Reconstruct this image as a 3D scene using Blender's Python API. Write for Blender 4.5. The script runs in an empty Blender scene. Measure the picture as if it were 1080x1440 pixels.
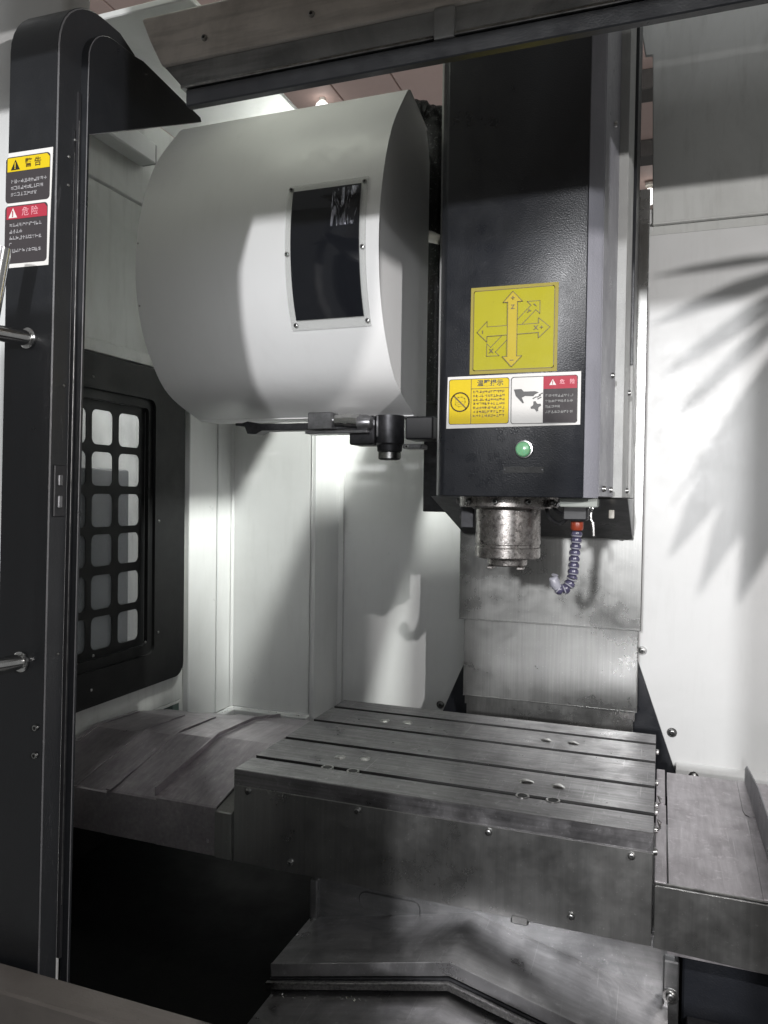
import bpy, bmesh, math, random
from mathutils import Vector, Matrix
random.seed(11)
PI = math.pi
scene = bpy.context.scene
C = scene.collection

# ------------------------------------------------------------------ camera
def cam_axes(yaw, pitch, roll):
    cy, sy = math.cos(yaw), math.sin(yaw); cp, sp = math.cos(pitch), math.sin(pitch); cr, sr = math.cos(roll), math.sin(roll)
    Rz = Matrix(((cy, -sy, 0), (sy, cy, 0), (0, 0, 1)))
    Rx = Matrix(((1, 0, 0), (0, cp, -sp), (0, sp, cp)))
    Ry = Matrix(((cr, 0, sr), (0, 1, 0), (-sr, 0, cr)))
    return Rz @ Rx @ Ry
A_ = cam_axes(0.3478, -0.0210, -0.0139)
cd = bpy.data.cameras.new('camera'); cam = bpy.data.objects.new('camera', cd); C.objects.link(cam)
cd.sensor_fit = 'VERTICAL'; cd.sensor_height = 36.0; cd.lens = 36.0 * 1078.72 / 1440.0
cd.clip_start = 0.02; cd.clip_end = 100
right, view, up = A_.col[0], A_.col[1], A_.col[2]
M4 = Matrix.Identity(4)
for i in range(3):
    M4[i][0] = right[i]; M4[i][1] = up[i]; M4[i][2] = -view[i]
M4[0][3], M4[1][3], M4[2][3] = 0.0025, -1.1766, 0.4859
cam.matrix_world = M4
scene.camera = cam

# ------------------------------------------------------------------ world, lights, exposure
w = bpy.data.worlds.new('World'); scene.world = w; w.use_nodes = True
bgn = w.node_tree.nodes['Background']; bgn.inputs[0].default_value = (0.93, 0.935, 0.93, 1); bgn.inputs[1].default_value = 0.215
scene.view_settings.view_transform = 'Standard'; scene.view_settings.look = 'None'
scene.view_settings.gamma = 1.0; scene.view_settings.exposure = 0.0

def area(name, loc, target, size, power, col=(1, 1, 1), shape='DISK', size_y=None):
    d = bpy.data.lights.new(name, 'AREA'); d.energy = power; d.color = col; d.shape = shape; d.size = size
    if size_y: d.size_y = size_y
    o = bpy.data.objects.new(name, d); C.objects.link(o); o.location = loc
    o.rotation_euler = (Vector(target) - Vector(loc)).to_track_quat('-Z', 'Y').to_euler(); return o
def point(name, loc, r, power, col=(1, 1, 1)):
    d = bpy.data.lights.new(name, 'POINT'); d.energy = power; d.color = col; d.shadow_soft_size = r
    o = bpy.data.objects.new(name, d); C.objects.link(o); o.location = loc; return o
def spot(name, loc, target, r, power, col, deg, blend):
    d = bpy.data.lights.new(name, 'SPOT'); d.energy = power; d.color = col; d.shadow_soft_size = r; d.spot_size = math.radians(deg); d.spot_blend = blend
    o = bpy.data.objects.new(name, d); C.objects.link(o); o.location = loc
    o.rotation_euler = (Vector(target) - Vector(loc)).to_track_quat('-Z', 'Y').to_euler(); return o
area('front_hall_lamp', (-0.135, -4.2, 1.17), (-0.4, 0.2, 0.6), 0.16, 122, (0.985, 0.985, 1.0))
point('side_hall_lamp', (0.83, -1.22, 0.80), 0.008, 96, (1.0, 0.97, 0.96))
spot('machine_work_lamp', (-0.26, 0.45, 1.98), (-0.95, 0.85, 0.40), 0.03, 400, (0.97, 1.0, 0.955), 44, 0.35)
spot('right_work_lamp', (0.62, 0.22, 1.62), (0.12, 0.72, -0.05), 0.05, 14, (1.0, 0.98, 0.98), 52, 0.9)
area('added_soft_fill', (1.0, -4.4, 1.6), (-0.5, 0.3, 0.6), 3.6, 88, (0.965, 0.98, 1.0), 'RECTANGLE', 1.6)  # added fill in place of hall bounce, brightens the magazine
area('outside_fill', (-1.42, 1.3, 0.95), (-1.72, 0.8, 0.4), 0.3, 4.4, (0.97, 1.0, 0.97))  # added to brighten the panel behind the grille panes
area('left_work_lamp', (-0.80, 0.02, 1.62), (-0.85, 0.5, 1.0), 0.35, 0.9, (0.95, 1.0, 0.85), 'RECTANGLE', 0.08)

# ------------------------------------------------------------------ materials
def nt(name):
    m = bpy.data.materials.new(name); m.use_nodes = True
    return m, m.node_tree.nodes, m.node_tree.links, m.node_tree.nodes['Principled BSDF']
def mixc(N, L, fac, a, b, mode='MIX'):
    n = N.new('ShaderNodeMix'); n.data_type = 'RGBA'; n.blend_type = mode
    for s, v in ((n.inputs[0], fac), (n.inputs[6], a), (n.inputs[7], b)):
        if isinstance(v, (int, float)): s.default_value = v
        elif isinstance(v, tuple): s.default_value = (*v, 1) if len(v) == 3 else v
        else: L.new(v, s)
    return n.outputs[2]
def coords(N, L, stretch=(1, 1, 1)):
    g = N.new('ShaderNodeNewGeometry'); mp = N.new('ShaderNodeMapping'); mp.inputs['Scale'].default_value = stretch
    L.new(g.outputs['Position'], mp.inputs['Vector']); return mp.outputs['Vector']
def noise(N, L, vec, scale, detail=5, rough=0.6, dist=0.0):
    n = N.new('ShaderNodeTexNoise'); n.inputs['Scale'].default_value = scale; n.inputs['Detail'].default_value = detail
    n.inputs['Roughness'].default_value = rough; n.inputs['Distortion'].default_value = dist
    L.new(vec, n.inputs['Vector']); return n.outputs['Fac']
def ramp(N, L, src, lo, hi, a=0.0, b=1.0):
    n = N.new('ShaderNodeMapRange'); n.inputs[1].default_value = lo; n.inputs[2].default_value = hi
    n.inputs[3].default_value = a; n.inputs[4].default_value = b; L.new(src, n.inputs[0]); return n.outputs[0]
def bump(N, L, B, h, strength, dist=0.002):
    b = N.new('ShaderNodeBump'); b.inputs['Strength'].default_value = strength; b.inputs['Distance'].default_value = dist
    L.new(h, b.inputs['Height']); L.new(b.outputs[0], B.inputs['Normal'])
def paint(name, base, dirt, rough=0.4, dirt_amt=0.35, peel=0.08, scuff=None, spec=0.5, streak=(1, 1, .16)):
    """powder-coated sheet: orange peel, blotchy grime, vertical run marks, fine scuffs"""
    m, N, L, B = nt(name); v = coords(N, L)
    f1 = ramp(N, L, noise(N, L, v, 3.2, 8, 0.65, 0.6), 0.42, 0.75, 0, dirt_amt)
    c = mixc(N, L, f1, base, dirt)
    vs = coords(N, L, streak); f2 = ramp(N, L, noise(N, L, vs, 38, 5, 0.6), 0.52, 0.78, 0, dirt_amt * 0.8)
    c = mixc(N, L, f2, c, dirt)
    sp = ramp(N, L, noise(N, L, v, 150, 3, 0.8), 0.70, 0.76, 0, dirt_amt * 1.3); c = mixc(N, L, sp, c, tuple(x * .35 for x in dirt))
    if scuff:
        vv = coords(N, L, (1, 1, 0.25)); f3 = ramp(N, L, noise(N, L, vv, 60, 9, 0.8, 1.2), 0.60, 0.76, 0, 0.55); c = mixc(N, L, f3, c, scuff)
    L.new(c, B.inputs['Base Color'])
    L.new(ramp(N, L, noise(N, L, v, 14, 6, 0.7), 0.3, 0.7, rough - 0.09, rough + 0.12), B.inputs['Roughness'])
    B.inputs['Specular IOR Level'].default_value = spec
    bump(N, L, B, noise(N, L, v, 420, 3, 0.5), peel, 0.0012)
    return m

def steel(name, c1, c2, rough=0.38, stretch=(1, 1, 1), grain=90, stain=(0.10, 0.09, 0.10), stain_amt=0.5, bmp=0.12, stain_scale=6, spots=0.35, lo=.45, hi=.72):
    """oily machine steel: directional grain, blotchy stains, dried-coolant spots, uneven gloss"""
    m, N, L, B = nt(name); v = coords(N, L); vs = coords(N, L, stretch)
    g = noise(N, L, vs, grain, 6, 0.65); c = mixc(N, L, ramp(N, L, g, 0.3, 0.7), c1, c2)
    s = ramp(N, L, noise(N, L, v, stain_scale, 9, 0.68, 0.8), lo, hi, 0, stain_amt); c = mixc(N, L, s, c, stain)
    s2 = ramp(N, L, noise(N, L, v, stain_scale * 7, 6, 0.75, 0.4), 0.56, 0.68, 0, spots); c = mixc(N, L, s2, c, tuple(min(1, x * 1.5) for x in c2))
    for rot in (0.35, -0.8, 1.9):
        mp = N.new('ShaderNodeMapping'); mp.inputs['Rotation'].default_value = (rot*.6, rot*.4, rot); mp.inputs['Scale'].default_value = (1, .02, 1)
        L.new(v, mp.inputs['Vector']); sc = ramp(N, L, noise(N, L, mp.outputs[0], 210, 2, 0.5), 0.71, 0.75, 0, 0.26); c = mixc(N, L, sc, c, tuple(min(1, x*1.9) for x in c2))
    L.new(c, B.inputs['Base Color']); B.inputs['Metallic'].default_value = 0.92
    a = ramp(N, L, noise(N, L, v, stain_scale * 1.7, 8, 0.7), 0.3, 0.7, rough - 0.10, rough + 0.16); L.new(a, B.inputs['Roughness'])
    bump(N, L, B, g, bmp, 0.001)
    return m
def plain(name, col, rough=0.5, metal=0.0, spec=0.5, nz=0.10, scale=60):
    m, N, L, B = nt(name); v = coords(N, L)
    c = mixc(N, L, ramp(N, L, noise(N, L, v, scale, 5, 0.7), 0.35, 0.7, 0, 1), col, tuple(max(0, x * (1 - 2.5 * nz)) for x in col))
    L.new(c, B.inputs['Base Color']); B.inputs['Roughness'].default_value = rough; B.inputs['Metallic'].default_value = metal
    B.inputs['Specular IOR Level'].default_value = spec
    return m
def glassy(name, col, rough=0.06, alpha=0.3):
    m, N, L, B = nt(name); B.inputs['Base Color'].default_value = (*col, 1); B.inputs['Roughness'].default_value = rough
    B.inputs['Alpha'].default_value = alpha; B.inputs['IOR'].default_value = 1.45; return m

MT = {}
MT['white'] = paint('white_enamel', (0.67, 0.675, 0.668), (0.43, 0.43, 0.41), 0.36, 0.22, 0.10)
MT['white2'] = paint('white_enamel_grimy', (0.60, 0.61, 0.59), (0.29, 0.29, 0.27), 0.42, 0.42, 0.12)
MT['cover_white'] = paint('magazine_white', (0.78, 0.78, 0.775), (0.62, 0.62, 0.60), 0.40, 0.18, 0.05)
MT['beam'] = paint('beam_grey', (0.66, 0.61, 0.56), (0.17, 0.155, 0.14), 0.55, 0.95, 0.15, streak=(.12, 1, 1))
MT['sill'] = paint('sill_shade_grime', (0.125, 0.112, 0.102), (0.06, 0.054, 0.048), 0.5, 0.6, 0.15, streak=(.12, 1, 1))  # base darkened in place of shade from a body outside, plus grime blotches
MT['rail'] = paint('rail_grimy', (0.14, 0.142, 0.142), (0.46, 0.46, 0.45), 0.6, 0.9, 0.2, streak=(.12, 1, 1))
MT['black'] = paint('black_powder_coat', (0.011, 0.012, 0.014), (0.006, 0.006, 0.007), 0.34, 0.4, 0.14, scuff=(0.030, 0.031, 0.033))
MT['black_edge'] = paint('black_scuffed', (0.016, 0.017, 0.019), (0.009, 0.009, 0.010), 0.40, 0.4, 0.2, scuff=(0.15, 0.15, 0.16))
MT['head'] = paint('head_charcoal', (0.0125, 0.0138, 0.0175), (0.008, 0.008, 0.009), 0.33, 0.3, 0.35)
MT['grey_coat'] = paint('grey_textured_coat', (0.21, 0.21, 0.235), (0.10, 0.10, 0.11), 0.34, 0.4, 0.5)
MT['grey_light'] = paint('light_textured_coat', (0.36, 0.365, 0.355), (0.18, 0.18, 0.18), 0.42, 0.5, 0.5)
MT['grey_dark'] = paint('cabinet_grey', (0.085, 0.087, 0.095), (0.05, 0.05, 0.055), 0.4, 0.4, 0.2)
MT['bed'] = paint('bed_casting', (0.013, 0.012, 0.0105), (0.006, 0.006, 0.006), 0.6, 0.7, 0.3)
MT['pit'] = paint('pit_black', (0.008, 0.0085, 0.009), (0.016, 0.015, 0.014), 0.5, 0.4, 0.25, spec=0.25)
MT['table'] = steel('table_steel', (0.17, 0.168, 0.172), (0.34, 0.33, 0.338), 0.33, (.04, 1, 1), 150, (0.09, 0.087, 0.09), 0.55, 0.10, 9, 0.45)
MT['apron'] = steel('apron_steel', (0.255, 0.255, 0.250), (0.315, 0.313, 0.305), 0.30, (1, 1, .03), 150, (0.15, 0.148, 0.145), 0.34, 0.05, 3.2, 0.10)
MT['way'] = steel('way_cover_steel', (0.27, 0.272, 0.265), (0.345, 0.345, 0.335), 0.28, (1, 1, .025), 190, (0.19, 0.19, 0.185), 0.30, 0.03, 2.6, 0.05)
MT['way_x'] = steel('x_cover_steel', (0.40, 0.375, 0.39), (0.55, 0.525, 0.545), 0.42, (1, .1, 1), 110, (0.25, 0.235, 0.245), 0.50, 0.08, 9, 0.45)
MT['way_l'] = steel('left_cover_steel', (0.34, 0.31, 0.335), (0.50, 0.465, 0.49), 0.34, (1, .06, 1), 120, (0.15, 0.135, 0.15), 0.5, 0.08, 5, 0.2)
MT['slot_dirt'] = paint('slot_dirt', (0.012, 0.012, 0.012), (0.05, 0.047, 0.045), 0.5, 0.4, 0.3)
MT['saddle'] = steel('saddle_steel', (0.20, 0.202, 0.205), (0.29, 0.29, 0.29), 0.36, (.1, 1, 1), 70, (0.07, 0.07, 0.073), 0.6, 0.12, 6, 0.25)
MT['ycover'] = steel('y_cover_steel', (0.45, 0.44, 0.45), (0.60, 0.59, 0.60), 0.34, (.1, 1, .1), 110, (0.13, 0.13, 0.135), 0.65, 0.08, 7, 0.35)
MT['spindle'] = steel('spindle_steel', (0.22, 0.205, 0.195), (0.42, 0.40, 0.385), 0.27, (1, 1, 1), 160, (0.10, 0.085, 0.08), 0.85, 0.35, 55, 0.8)
MT['chrome'] = plain('chrome', (0.75, 0.75, 0.74), 0.16, 1.0)
MT['bolt'] = plain('bolt_steel', (0.45, 0.45, 0.44), 0.30, 1.0, nz=.25)
MT['socket'] = plain('bolt_socket_dark', (0.02, 0.02, 0.02), 0.6)
MT['worn'] = paint('worn_edge', (0.10, 0.10, 0.105), (0.015, 0.015, 0.015), 0.38, 1.0, 0.2, scuff=(0.5, 0.5, 0.5))
MT['darksteel'] = plain('dark_steel', (0.055, 0.055, 0.06), 0.42, 0.6, nz=.2)
MT['midsteel'] = plain('gripper_steel', (0.30, 0.30, 0.31), 0.32, 0.9, nz=.15)
MT['yellow'] = paint('sticker_yellow', (0.58, 0.43, 0.012), (0.42, 0.32, 0.02), 0.5, 0.25, 0.0, spec=0.18)
MT['olive'] = paint('plate_yellow_green', (0.33, 0.30, 0.012), (0.26, 0.23, 0.02), 0.5, 0.35, 0.0, spec=0.18)
MT['olive_rim'] = paint('plate_rim', (0.27, 0.225, 0.045), (0.20, 0.17, 0.04), 0.5, 0.3, 0.0, spec=0.18)
MT['peach'] = paint('plate_peach', (0.40, 0.31, 0.03), (0.36, 0.29, 0.03), 0.5, 0.2, 0.0, spec=0.18)
MT['ink'] = plain('ink_black', (0.02, 0.018, 0.016), 0.4)
MT['ink_brown'] = plain('ink_brown', (0.09, 0.055, 0.01), 0.4)
MT['stickerwhite'] = paint('sticker_white', (0.62, 0.61, 0.59), (0.45, 0.43, 0.40), 0.5, 0.3, 0.0, spec=0.18)
MT['red'] = paint('sticker_red', (0.34, 0.035, 0.055), (0.24, 0.03, 0.05), 0.5, 0.25, 0.0, spec=0.18)
MT['stickblack'] = paint('sticker_black', (0.045, 0.040, 0.042), (0.03, 0.03, 0.03), 0.5, 0.2, 0.0, spec=0.18)
MT['glyph'] = plain('glyph_grey', (0.42, 0.41, 0.42), 0.4)
MT['glyphdim'] = plain('glyph_dim', (0.22, 0.22, 0.21), 0.4)
MT['pink'] = plain('glyph_pink', (0.75, 0.36, 0.40), 0.4)
MT['orange'] = plain('collar_orange', (0.25, 0.036, 0.013), 0.4)
MT['purple'] = plain('hose_purple', (0.075, 0.070, 0.125), 0.28, nz=.2)
MT['hosegrey'] = plain('hose_tip_grey', (0.30, 0.30, 0.34), 0.35)
MT['rubber'] = plain('rubber_black', (0.018, 0.018, 0.02), 0.45)
MT['plastic_white'] = plain('plastic_white', (0.62, 0.60, 0.54), 0.4)
MT['clear'] = glassy('clear_plastic', (0.62, 0.66, 0.62), 0.10, 0.45)
MT['acrylic'] = glassy('acrylic_rim', (0.72, 0.73, 0.71), 0.08, 0.30)
def smeared():
    m, N, L, B = nt('grille_glass'); v = coords(N, L, (1, 1, .35)); B.inputs['Base Color'].default_value = (0.42, 0.45, 0.47, 1); B.inputs['Roughness'].default_value = 0.16
    L.new(ramp(N, L, noise(N, L, v, 6, 4, 0.55, 0.3), 0.35, 0.70, 0.10, 0.42), B.inputs['Alpha']); return m
MT['grille_glass'] = smeared()
MT['leaf'] = plain('palm_leaf', (0.05, 0.10, 0.03), 0.45)
MT['bark'] = plain('palm_stem', (0.12, 0.09, 0.05), 0.7)
MT['board'] = paint('ceiling_board', (0.56, 0.42, 0.38), (0.44, 0.33, 0.30), 0.6, 0.25, 0.1)
MT['purlin'] = plain('purlin_dark', (0.05, 0.045, 0.04), 0.6)
MT['plug'] = plain('plug_steel', (0.50, 0.49, 0.48), 0.34, 1.0, nz=.28, scale=220)
MT['swarf'] = plain('swarf_bright', (0.70, 0.69, 0.67), 0.22, 1.0)
MT['teal'] = plain('teal_post', (0.16, 0.22, 0.20), 0.5)
def emis(name, col, s):
    m, N, L, B = nt(name); B.inputs['Base Color'].default_value = (*col, 1); B.inputs['Emission Color'].default_value = (*col, 1); B.inputs['Emission Strength'].default_value = s; return m
MT['lamp_glow'] = emis('ceiling_lamp_glow', (1, 0.97, 0.92), 2.2)
def lens():
    m, N, L, B = nt('green_lens'); B.inputs['Base Color'].default_value = (0.22, 0.52, 0.28, 1); B.inputs['Roughness'].default_value = 0.18
    B.inputs['Subsurface Weight'].default_value = 0.2; B.inputs['Coat Weight'].default_value = 0.6; return m
MT['green'] = lens()
def dark_pane():
    m, N, L, B = nt('smoked_pane'); v = coords(N, L)
    B.inputs['Base Color'].default_value = (0.012, 0.013, 0.016, 1); B.inputs['Roughness'].default_value = 0.07
    b = N.new('ShaderNodeBump'); b.inputs['Strength'].default_value = 0.10; b.inputs['Distance'].default_value = 0.006
    L.new(noise(N, L, v, 9, 2, 0.5, 0.6), b.inputs['Height']); L.new(b.outputs[0], B.inputs['Normal']); return m
MT['pane'] = dark_pane()
def film():
    m, N, L, B = nt('wrinkled_film'); v = coords(N, L, (1, 1, .16))
    B.inputs['Base Color'].default_value = (0.62, 0.63, 0.72, 1); B.inputs['Roughness'].default_value = 0.16; B.inputs['Metallic'].default_value = 0.75
    a = ramp(N, L, noise(N, L, v, 55, 4, 0.6, 1.5), 0.50, 0.62, 0.0, 0.95); L.new(a, B.inputs['Alpha'])
    bump(N, L, B, noise(N, L, v, 60, 4, 0.6, 2.0), 0.9, 0.02); return m
MT['film'] = film()
def braid():
    m, N, L, B = nt('speckled_sleeve'); v = coords(N, L)
    s = ramp(N, L, noise(N, L, v, 190, 4, 0.8), 0.60, 0.64); c = mixc(N, L, s, (0.008, 0.008, 0.009), (0.30, 0.30, 0.30)); L.new(c, B.inputs['Base Color'])
    B.inputs['Roughness'].default_value = 0.35; bump(N, L, B, noise(N, L, v, 200, 4, 0.8), 0.9, 0.004); return m
MT['braid'] = braid()

# ------------------------------------------------------------------ mesh helpers (all in world metres)
def xbox(bm, x0, x1, y0, y1, z0, z1, bev=0.0, seg=1):
    vs = [bm.verts.new(p) for p in ((x0,y0,z0),(x1,y0,z0),(x1,y1,z0),(x0,y1,z0),(x0,y0,z1),(x1,y0,z1),(x1,y1,z1),(x0,y1,z1))]
    fs = [bm.faces.new([vs[i] for i in q]) for q in ((0,3,2,1),(4,5,6,7),(0,1,5,4),(1,2,6,5),(2,3,7,6),(3,0,4,7))]
    if bev:
        es = list({e for f in fs for e in f.edges}); bmesh.ops.bevel(bm, geom=es, offset=bev, segments=seg, affect='EDGES', profile=0.5)
def box(x0, x1, y0, y1, z0, z1, bev=0.0015, seg=1):
    bm = bmesh.new(); xbox(bm, x0, x1, y0, y1, z0, z1, bev, seg); return bm
def prism(bm, pts, axis, a, b, bev=0.0, seg=1, em=-1):
    """pts = outline in the two other axes (in x,y,z order), extruded along axis from a to b"""
    def mk(p, t):
        return {'X': (t, p[0], p[1]), 'Y': (p[0], t, p[1]), 'Z': (p[0], p[1], t)}[axis]
    A = [bm.verts.new(mk(p, a)) for p in pts]; B = [bm.verts.new(mk(p, b)) for p in pts]; n = len(pts)
    fs = [bm.faces.new(A), bm.faces.new(B[::-1])]
    for i in range(n): fs.append(bm.faces.new((A[i], B[i], B[(i+1) % n], A[(i+1) % n])))
    bmesh.ops.recalc_face_normals(bm, faces=fs)
    if bev:
        es = list({e for f in fs for e in f.edges if len(e.link_faces) == 2 and e.calc_face_angle(0) > 0.5})
        bmesh.ops.bevel(bm, geom=es, offset=bev, segments=seg, affect='EDGES', profile=0.5, material=em)
def pr(pts, axis, a, b, bev=0.0, seg=1, em=-1):
    bm = bmesh.new(); prism(bm, pts, axis, a, b, bev, seg, em); return bm
def loft(bm, prof, axis, a, b, thick_dir=None):
    """open sheet swept straight along an axis"""
    def mk(p, t): return {'X': (t, p[0], p[1]), 'Y': (p[0], t, p[1]), 'Z': (p[0], p[1], t)}[axis]
    A = [bm.verts.new(mk(p, a)) for p in prof]; B = [bm.verts.new(mk(p, b)) for p in prof]
    for i in range(len(prof) - 1): bm.faces.new((A[i], B[i], B[i+1], A[i+1]))
def sheet(prof, axis, a, b, t):
    """folded sheet of thickness t following an open profile"""
    n = len(prof); off = []
    for i in range(n):
        p0 = Vector(prof[max(i-1, 0)]); p1 = Vector(prof[i]); p2 = Vector(prof[min(i+1, n-1)])
        d1 = (p1 - p0).normalized() if i else (p2 - p1).normalized(); d2 = (p2 - p1).normalized() if i < n-1 else d1
        nn = Vector((-(d1+d2).y, (d1+d2).x)).normalized(); k = max(0.4, nn.dot(Vector((-d1.y, d1.x))))
        off.append(tuple(p1 + nn * t / k))
    return pr(list(prof) + off[::-1], axis, a, b)
def ring_of(c, d, r, n, upv=None):
    d = d.normalized(); a = d.cross(Vector((0, 0, 1)) if abs(d.z) < 0.95 else Vector((1, 0, 0))).normalized(); b = d.cross(a)
    return [c + (a * math.cos(2*PI*k/n) + b * math.sin(2*PI*k/n)) * r for k in range(n)]
def tube(bm, path, r, n=10, cap=True):
    P = [Vector(p) for p in path]; rr = r if isinstance(r, (list, tuple)) else [r]*len(P); rings = []
    for i, p in enumerate(P):
        d = P[min(i+1, len(P)-1)] - P[max(i-1, 0)]
        rings.append([bm.verts.new(q) for q in ring_of(p, d, rr[i], n)])
    for i in range(len(rings)-1):
        for k in range(n): bm.faces.new((rings[i][k], rings[i][(k+1) % n], rings[i+1][(k+1) % n], rings[i+1][k]))
    if cap: bm.faces.new(rings[0][::-1]); bm.faces.new(rings[-1])
    bmesh.ops.recalc_face_normals(bm, faces=bm.faces[:])
def lathe(bm, prof, c, axis='Z', n=32):
    """prof = list of (radius, height) along the axis from c"""
    rings = []
    for r, h in prof:
        ring = []
        for k in range(n):
            a = 2*PI*k/n; u, v = r*math.cos(a), r*math.sin(a)
            o = {'Z': (u, v, h), 'Y': (u, h, v), 'X': (h, u, v)}[axis]
            ring.append(bm.verts.new(Vector(c) + Vector(o)))
        rings.append(ring)
    for i in range(len(rings)-1):
        for k in range(n): bm.faces.new((rings[i][k], rings[i][(k+1) % n], rings[i+1][(k+1) % n], rings[i+1][k]))
    bm.faces.new(rings[0][::-1]); bm.faces.new(rings[-1]); bmesh.ops.recalc_face_normals(bm, faces=bm.faces[:])
def lt(prof, c, axis='Z', n=32):
    bm = bmesh.new(); lathe(bm, prof, c, axis, n); return bm
def catmull(pts, k=6):
    P = [Vector(p) for p in pts]; out = []
    for i in range(len(P)-1):
        a, b, c, d = P[max(i-1, 0)], P[i], P[i+1], P[min(i+2, len(P)-1)]
        for j in range(k):
            t = j/k; out.append(0.5*((2*b)+(c-a)*t+(2*a-5*b+4*c-d)*t*t+(3*b-a-3*c+d)*t**3))
    out.append(P[-1]); return out

ORG = {}
def root_of(o):
    while o.parent: o = o.parent
    return o
def smooth(me, ang=35):
    for p in me.polygons: p.use_smooth = True
    try: me.set_sharp_from_angle(angle=math.radians(ang))
    except Exception: pass
def obj(name, bm, mat, parent=None, sm=True, edge=None):
    o_ = root_of(parent).location if parent else Vector((0, 0, 0))
    if parent and parent.get('origin_self'): o_ = Vector(parent['origin_self'])
    bmesh.ops.translate(bm, verts=bm.verts[:], vec=-o_)
    me = bpy.data.meshes.new(name); bm.to_mesh(me); bm.free()
    me.materials.append(MT[mat])
    if edge: me.materials.append(MT[edge])
    if sm: smooth(me)
    o = bpy.data.objects.new(name, me); C.objects.link(o)
    if parent: o.parent = parent
    return o
def thing(name, label, cat, loc, group=None):
    o = bpy.data.objects.new(name, None); C.objects.link(o); o.location = loc; o.empty_display_size = .05
    o['label'] = label; o['category'] = cat
    if group: o['group'] = group
    return o
def tag(o, label, cat, group=None):
    o['label'] = label; o['category'] = cat
    if group: o['group'] = group
    return o
def struct(name, bm, mat, parent=None):
    o = obj(name, bm, mat, parent)
    if not parent: o['kind'] = 'structure'
    return o
def place(o, parent, loc, rot=(0, 0, 0)):
    o.parent = parent; o.location = Vector(loc) - root_of(parent).location; o.rotation_euler = rot; C.objects.link(o); return o

# shared fasteners: button-head socket screw, axis -Y
def screw_mesh(name, r, h, socket=True, washer=False):
    bm = bmesh.new()
    pf = []
    if washer: pf += [(r*1.55, 0.0), (r*1.55, -h*.22), (r, -h*.24)]
    else: pf += [(r, 0)]
    pf += [(r, -h*.55), (r*.86, -h*.9), (r*.62, -h)]
    if socket: pf += [(r*.5, -h), (r*.44, -h*.45)]
    lathe(bm, pf, (0, 0, 0), 'Y', 14)
    me = bpy.data.meshes.new(name); bm.to_mesh(me); bm.free(); me.materials.append(MT['bolt']); me.materials.append(MT['socket'])
    if socket: me.polygons[len(me.polygons)-1].material_index = 1
    smooth(me, 40); return me
SCREW = screw_mesh('screw', 0.0055, 0.0055); SCREW_B = screw_mesh('bolt', 0.0075, 0.0075, True, True); SCREW_S = screw_mesh('small_screw', 0.0042, 0.0035)
def screw(parent, loc, me=SCREW, rot=(0, 0, 0), name='screw'):
    return place(bpy.data.objects.new(name, me), parent, loc, rot)
R_PX = (0, 0, PI/2)      # screw axis pointing to +X
R_UP = (-PI/2, 0, 0)     # pointing up

# flat print on a vertical plane facing -Y : coordinates (x, z), y = front surface
def flat(name, pts, y, mat, parent, t=0.0004):
    return obj(name, pr(pts, 'Y', y, y - t), mat, parent, sm=False)
def rrect(x0, x1, z0, z1, r, n=5):
    out = []
    for cx, cz, a0 in ((x1-r, z1-r, 0), (x0+r, z1-r, PI/2), (x0+r, z0+r, PI), (x1-r, z0+r, 1.5*PI)):
        for k in range(n+1):
            a = a0 + PI/2*k/n; out.append((cx+r*math.cos(a), cz+r*math.sin(a)))
    return out
def strokes(name, polys, wd, y, mat, parent, t=0.0003):
    """list of open polylines drawn as thin raised ink lines"""
    bm = bmesh.new()
    for pl in polys:
        for (xa, za), (xb, zb) in zip(pl[:-1], pl[1:]):
            d = Vector((xb-xa, zb-za)); l = d.length
            if l < 1e-6: continue
            d /= l; n = Vector((-d.y, d.x))*wd/2; e = d*wd*.45
            q = [(xa-e.x+n.x, za-e.y+n.y), (xb+e.x+n.x, zb+e.y+n.y), (xb+e.x-n.x, zb+e.y-n.y), (xa-e.x-n.x, za-e.y-n.y)]
            bm.faces.new([bm.verts.new((p[0], y-t, p[1])) for p in q])
    bmesh.ops.recalc_face_normals(bm, faces=bm.faces[:])
    return obj(name, bm, mat, parent, sm=False)
def text(name, s, x, z, size, y, mat, parent, rot=0.0, bold=0.0):
    cu = bpy.data.curves.new(name, 'FONT'); cu.body = s; cu.size = size; cu.align_x = 'CENTER'; cu.align_y = 'CENTER'; cu.offset = bold
    to = bpy.data.objects.new(name+'_tmp', cu); C.objects.link(to)
    dg = bpy.context.evaluated_depsgraph_get(); me = bpy.data.meshes.new_from_object(to.evaluated_get(dg))
    bpy.data.objects.remove(to); bpy.data.curves.remove(cu)
    R2 = Matrix.Translation(Vector((x, y, z)) - root_of(parent).location) @ Matrix.Rotation(PI/2, 4, 'X') @ Matrix.Rotation(rot, 4, 'Z')
    me.transform(R2); me.materials.clear(); me.materials.append(MT[mat])
    o = bpy.data.objects.new(name, me); C.objects.link(o); o.parent = parent; return o
def glyph_rows(name, x0, x1, rows, size, y, mat, parent, wd=None):
    """illegibly small print: rows of dense little strokes; rows = [(z, fraction of the line filled)]"""
    rnd = random.Random(name + str(x0)); polys = []
    for z, fr in rows:
        n = int((x1-x0)/(size*1.08)*fr)
        for i in range(n):
            cx = x0 + size*1.08*(i+.5); h = size*.42
            for _ in range(rnd.choice((1, 2, 2))): zz = z + rnd.uniform(-h, h); polys.append([(cx-h, zz), (cx+h*rnd.uniform(.3, 1), zz)])
            for _ in range(rnd.choice((1, 1, 2))): xx = cx + rnd.uniform(-h, h); polys.append([(xx, z+h), (xx + rnd.uniform(-.2, .2)*h, z-h*rnd.uniform(.3, 1))])
    return strokes(name, polys, wd or size*.17, y, mat, parent)
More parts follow.
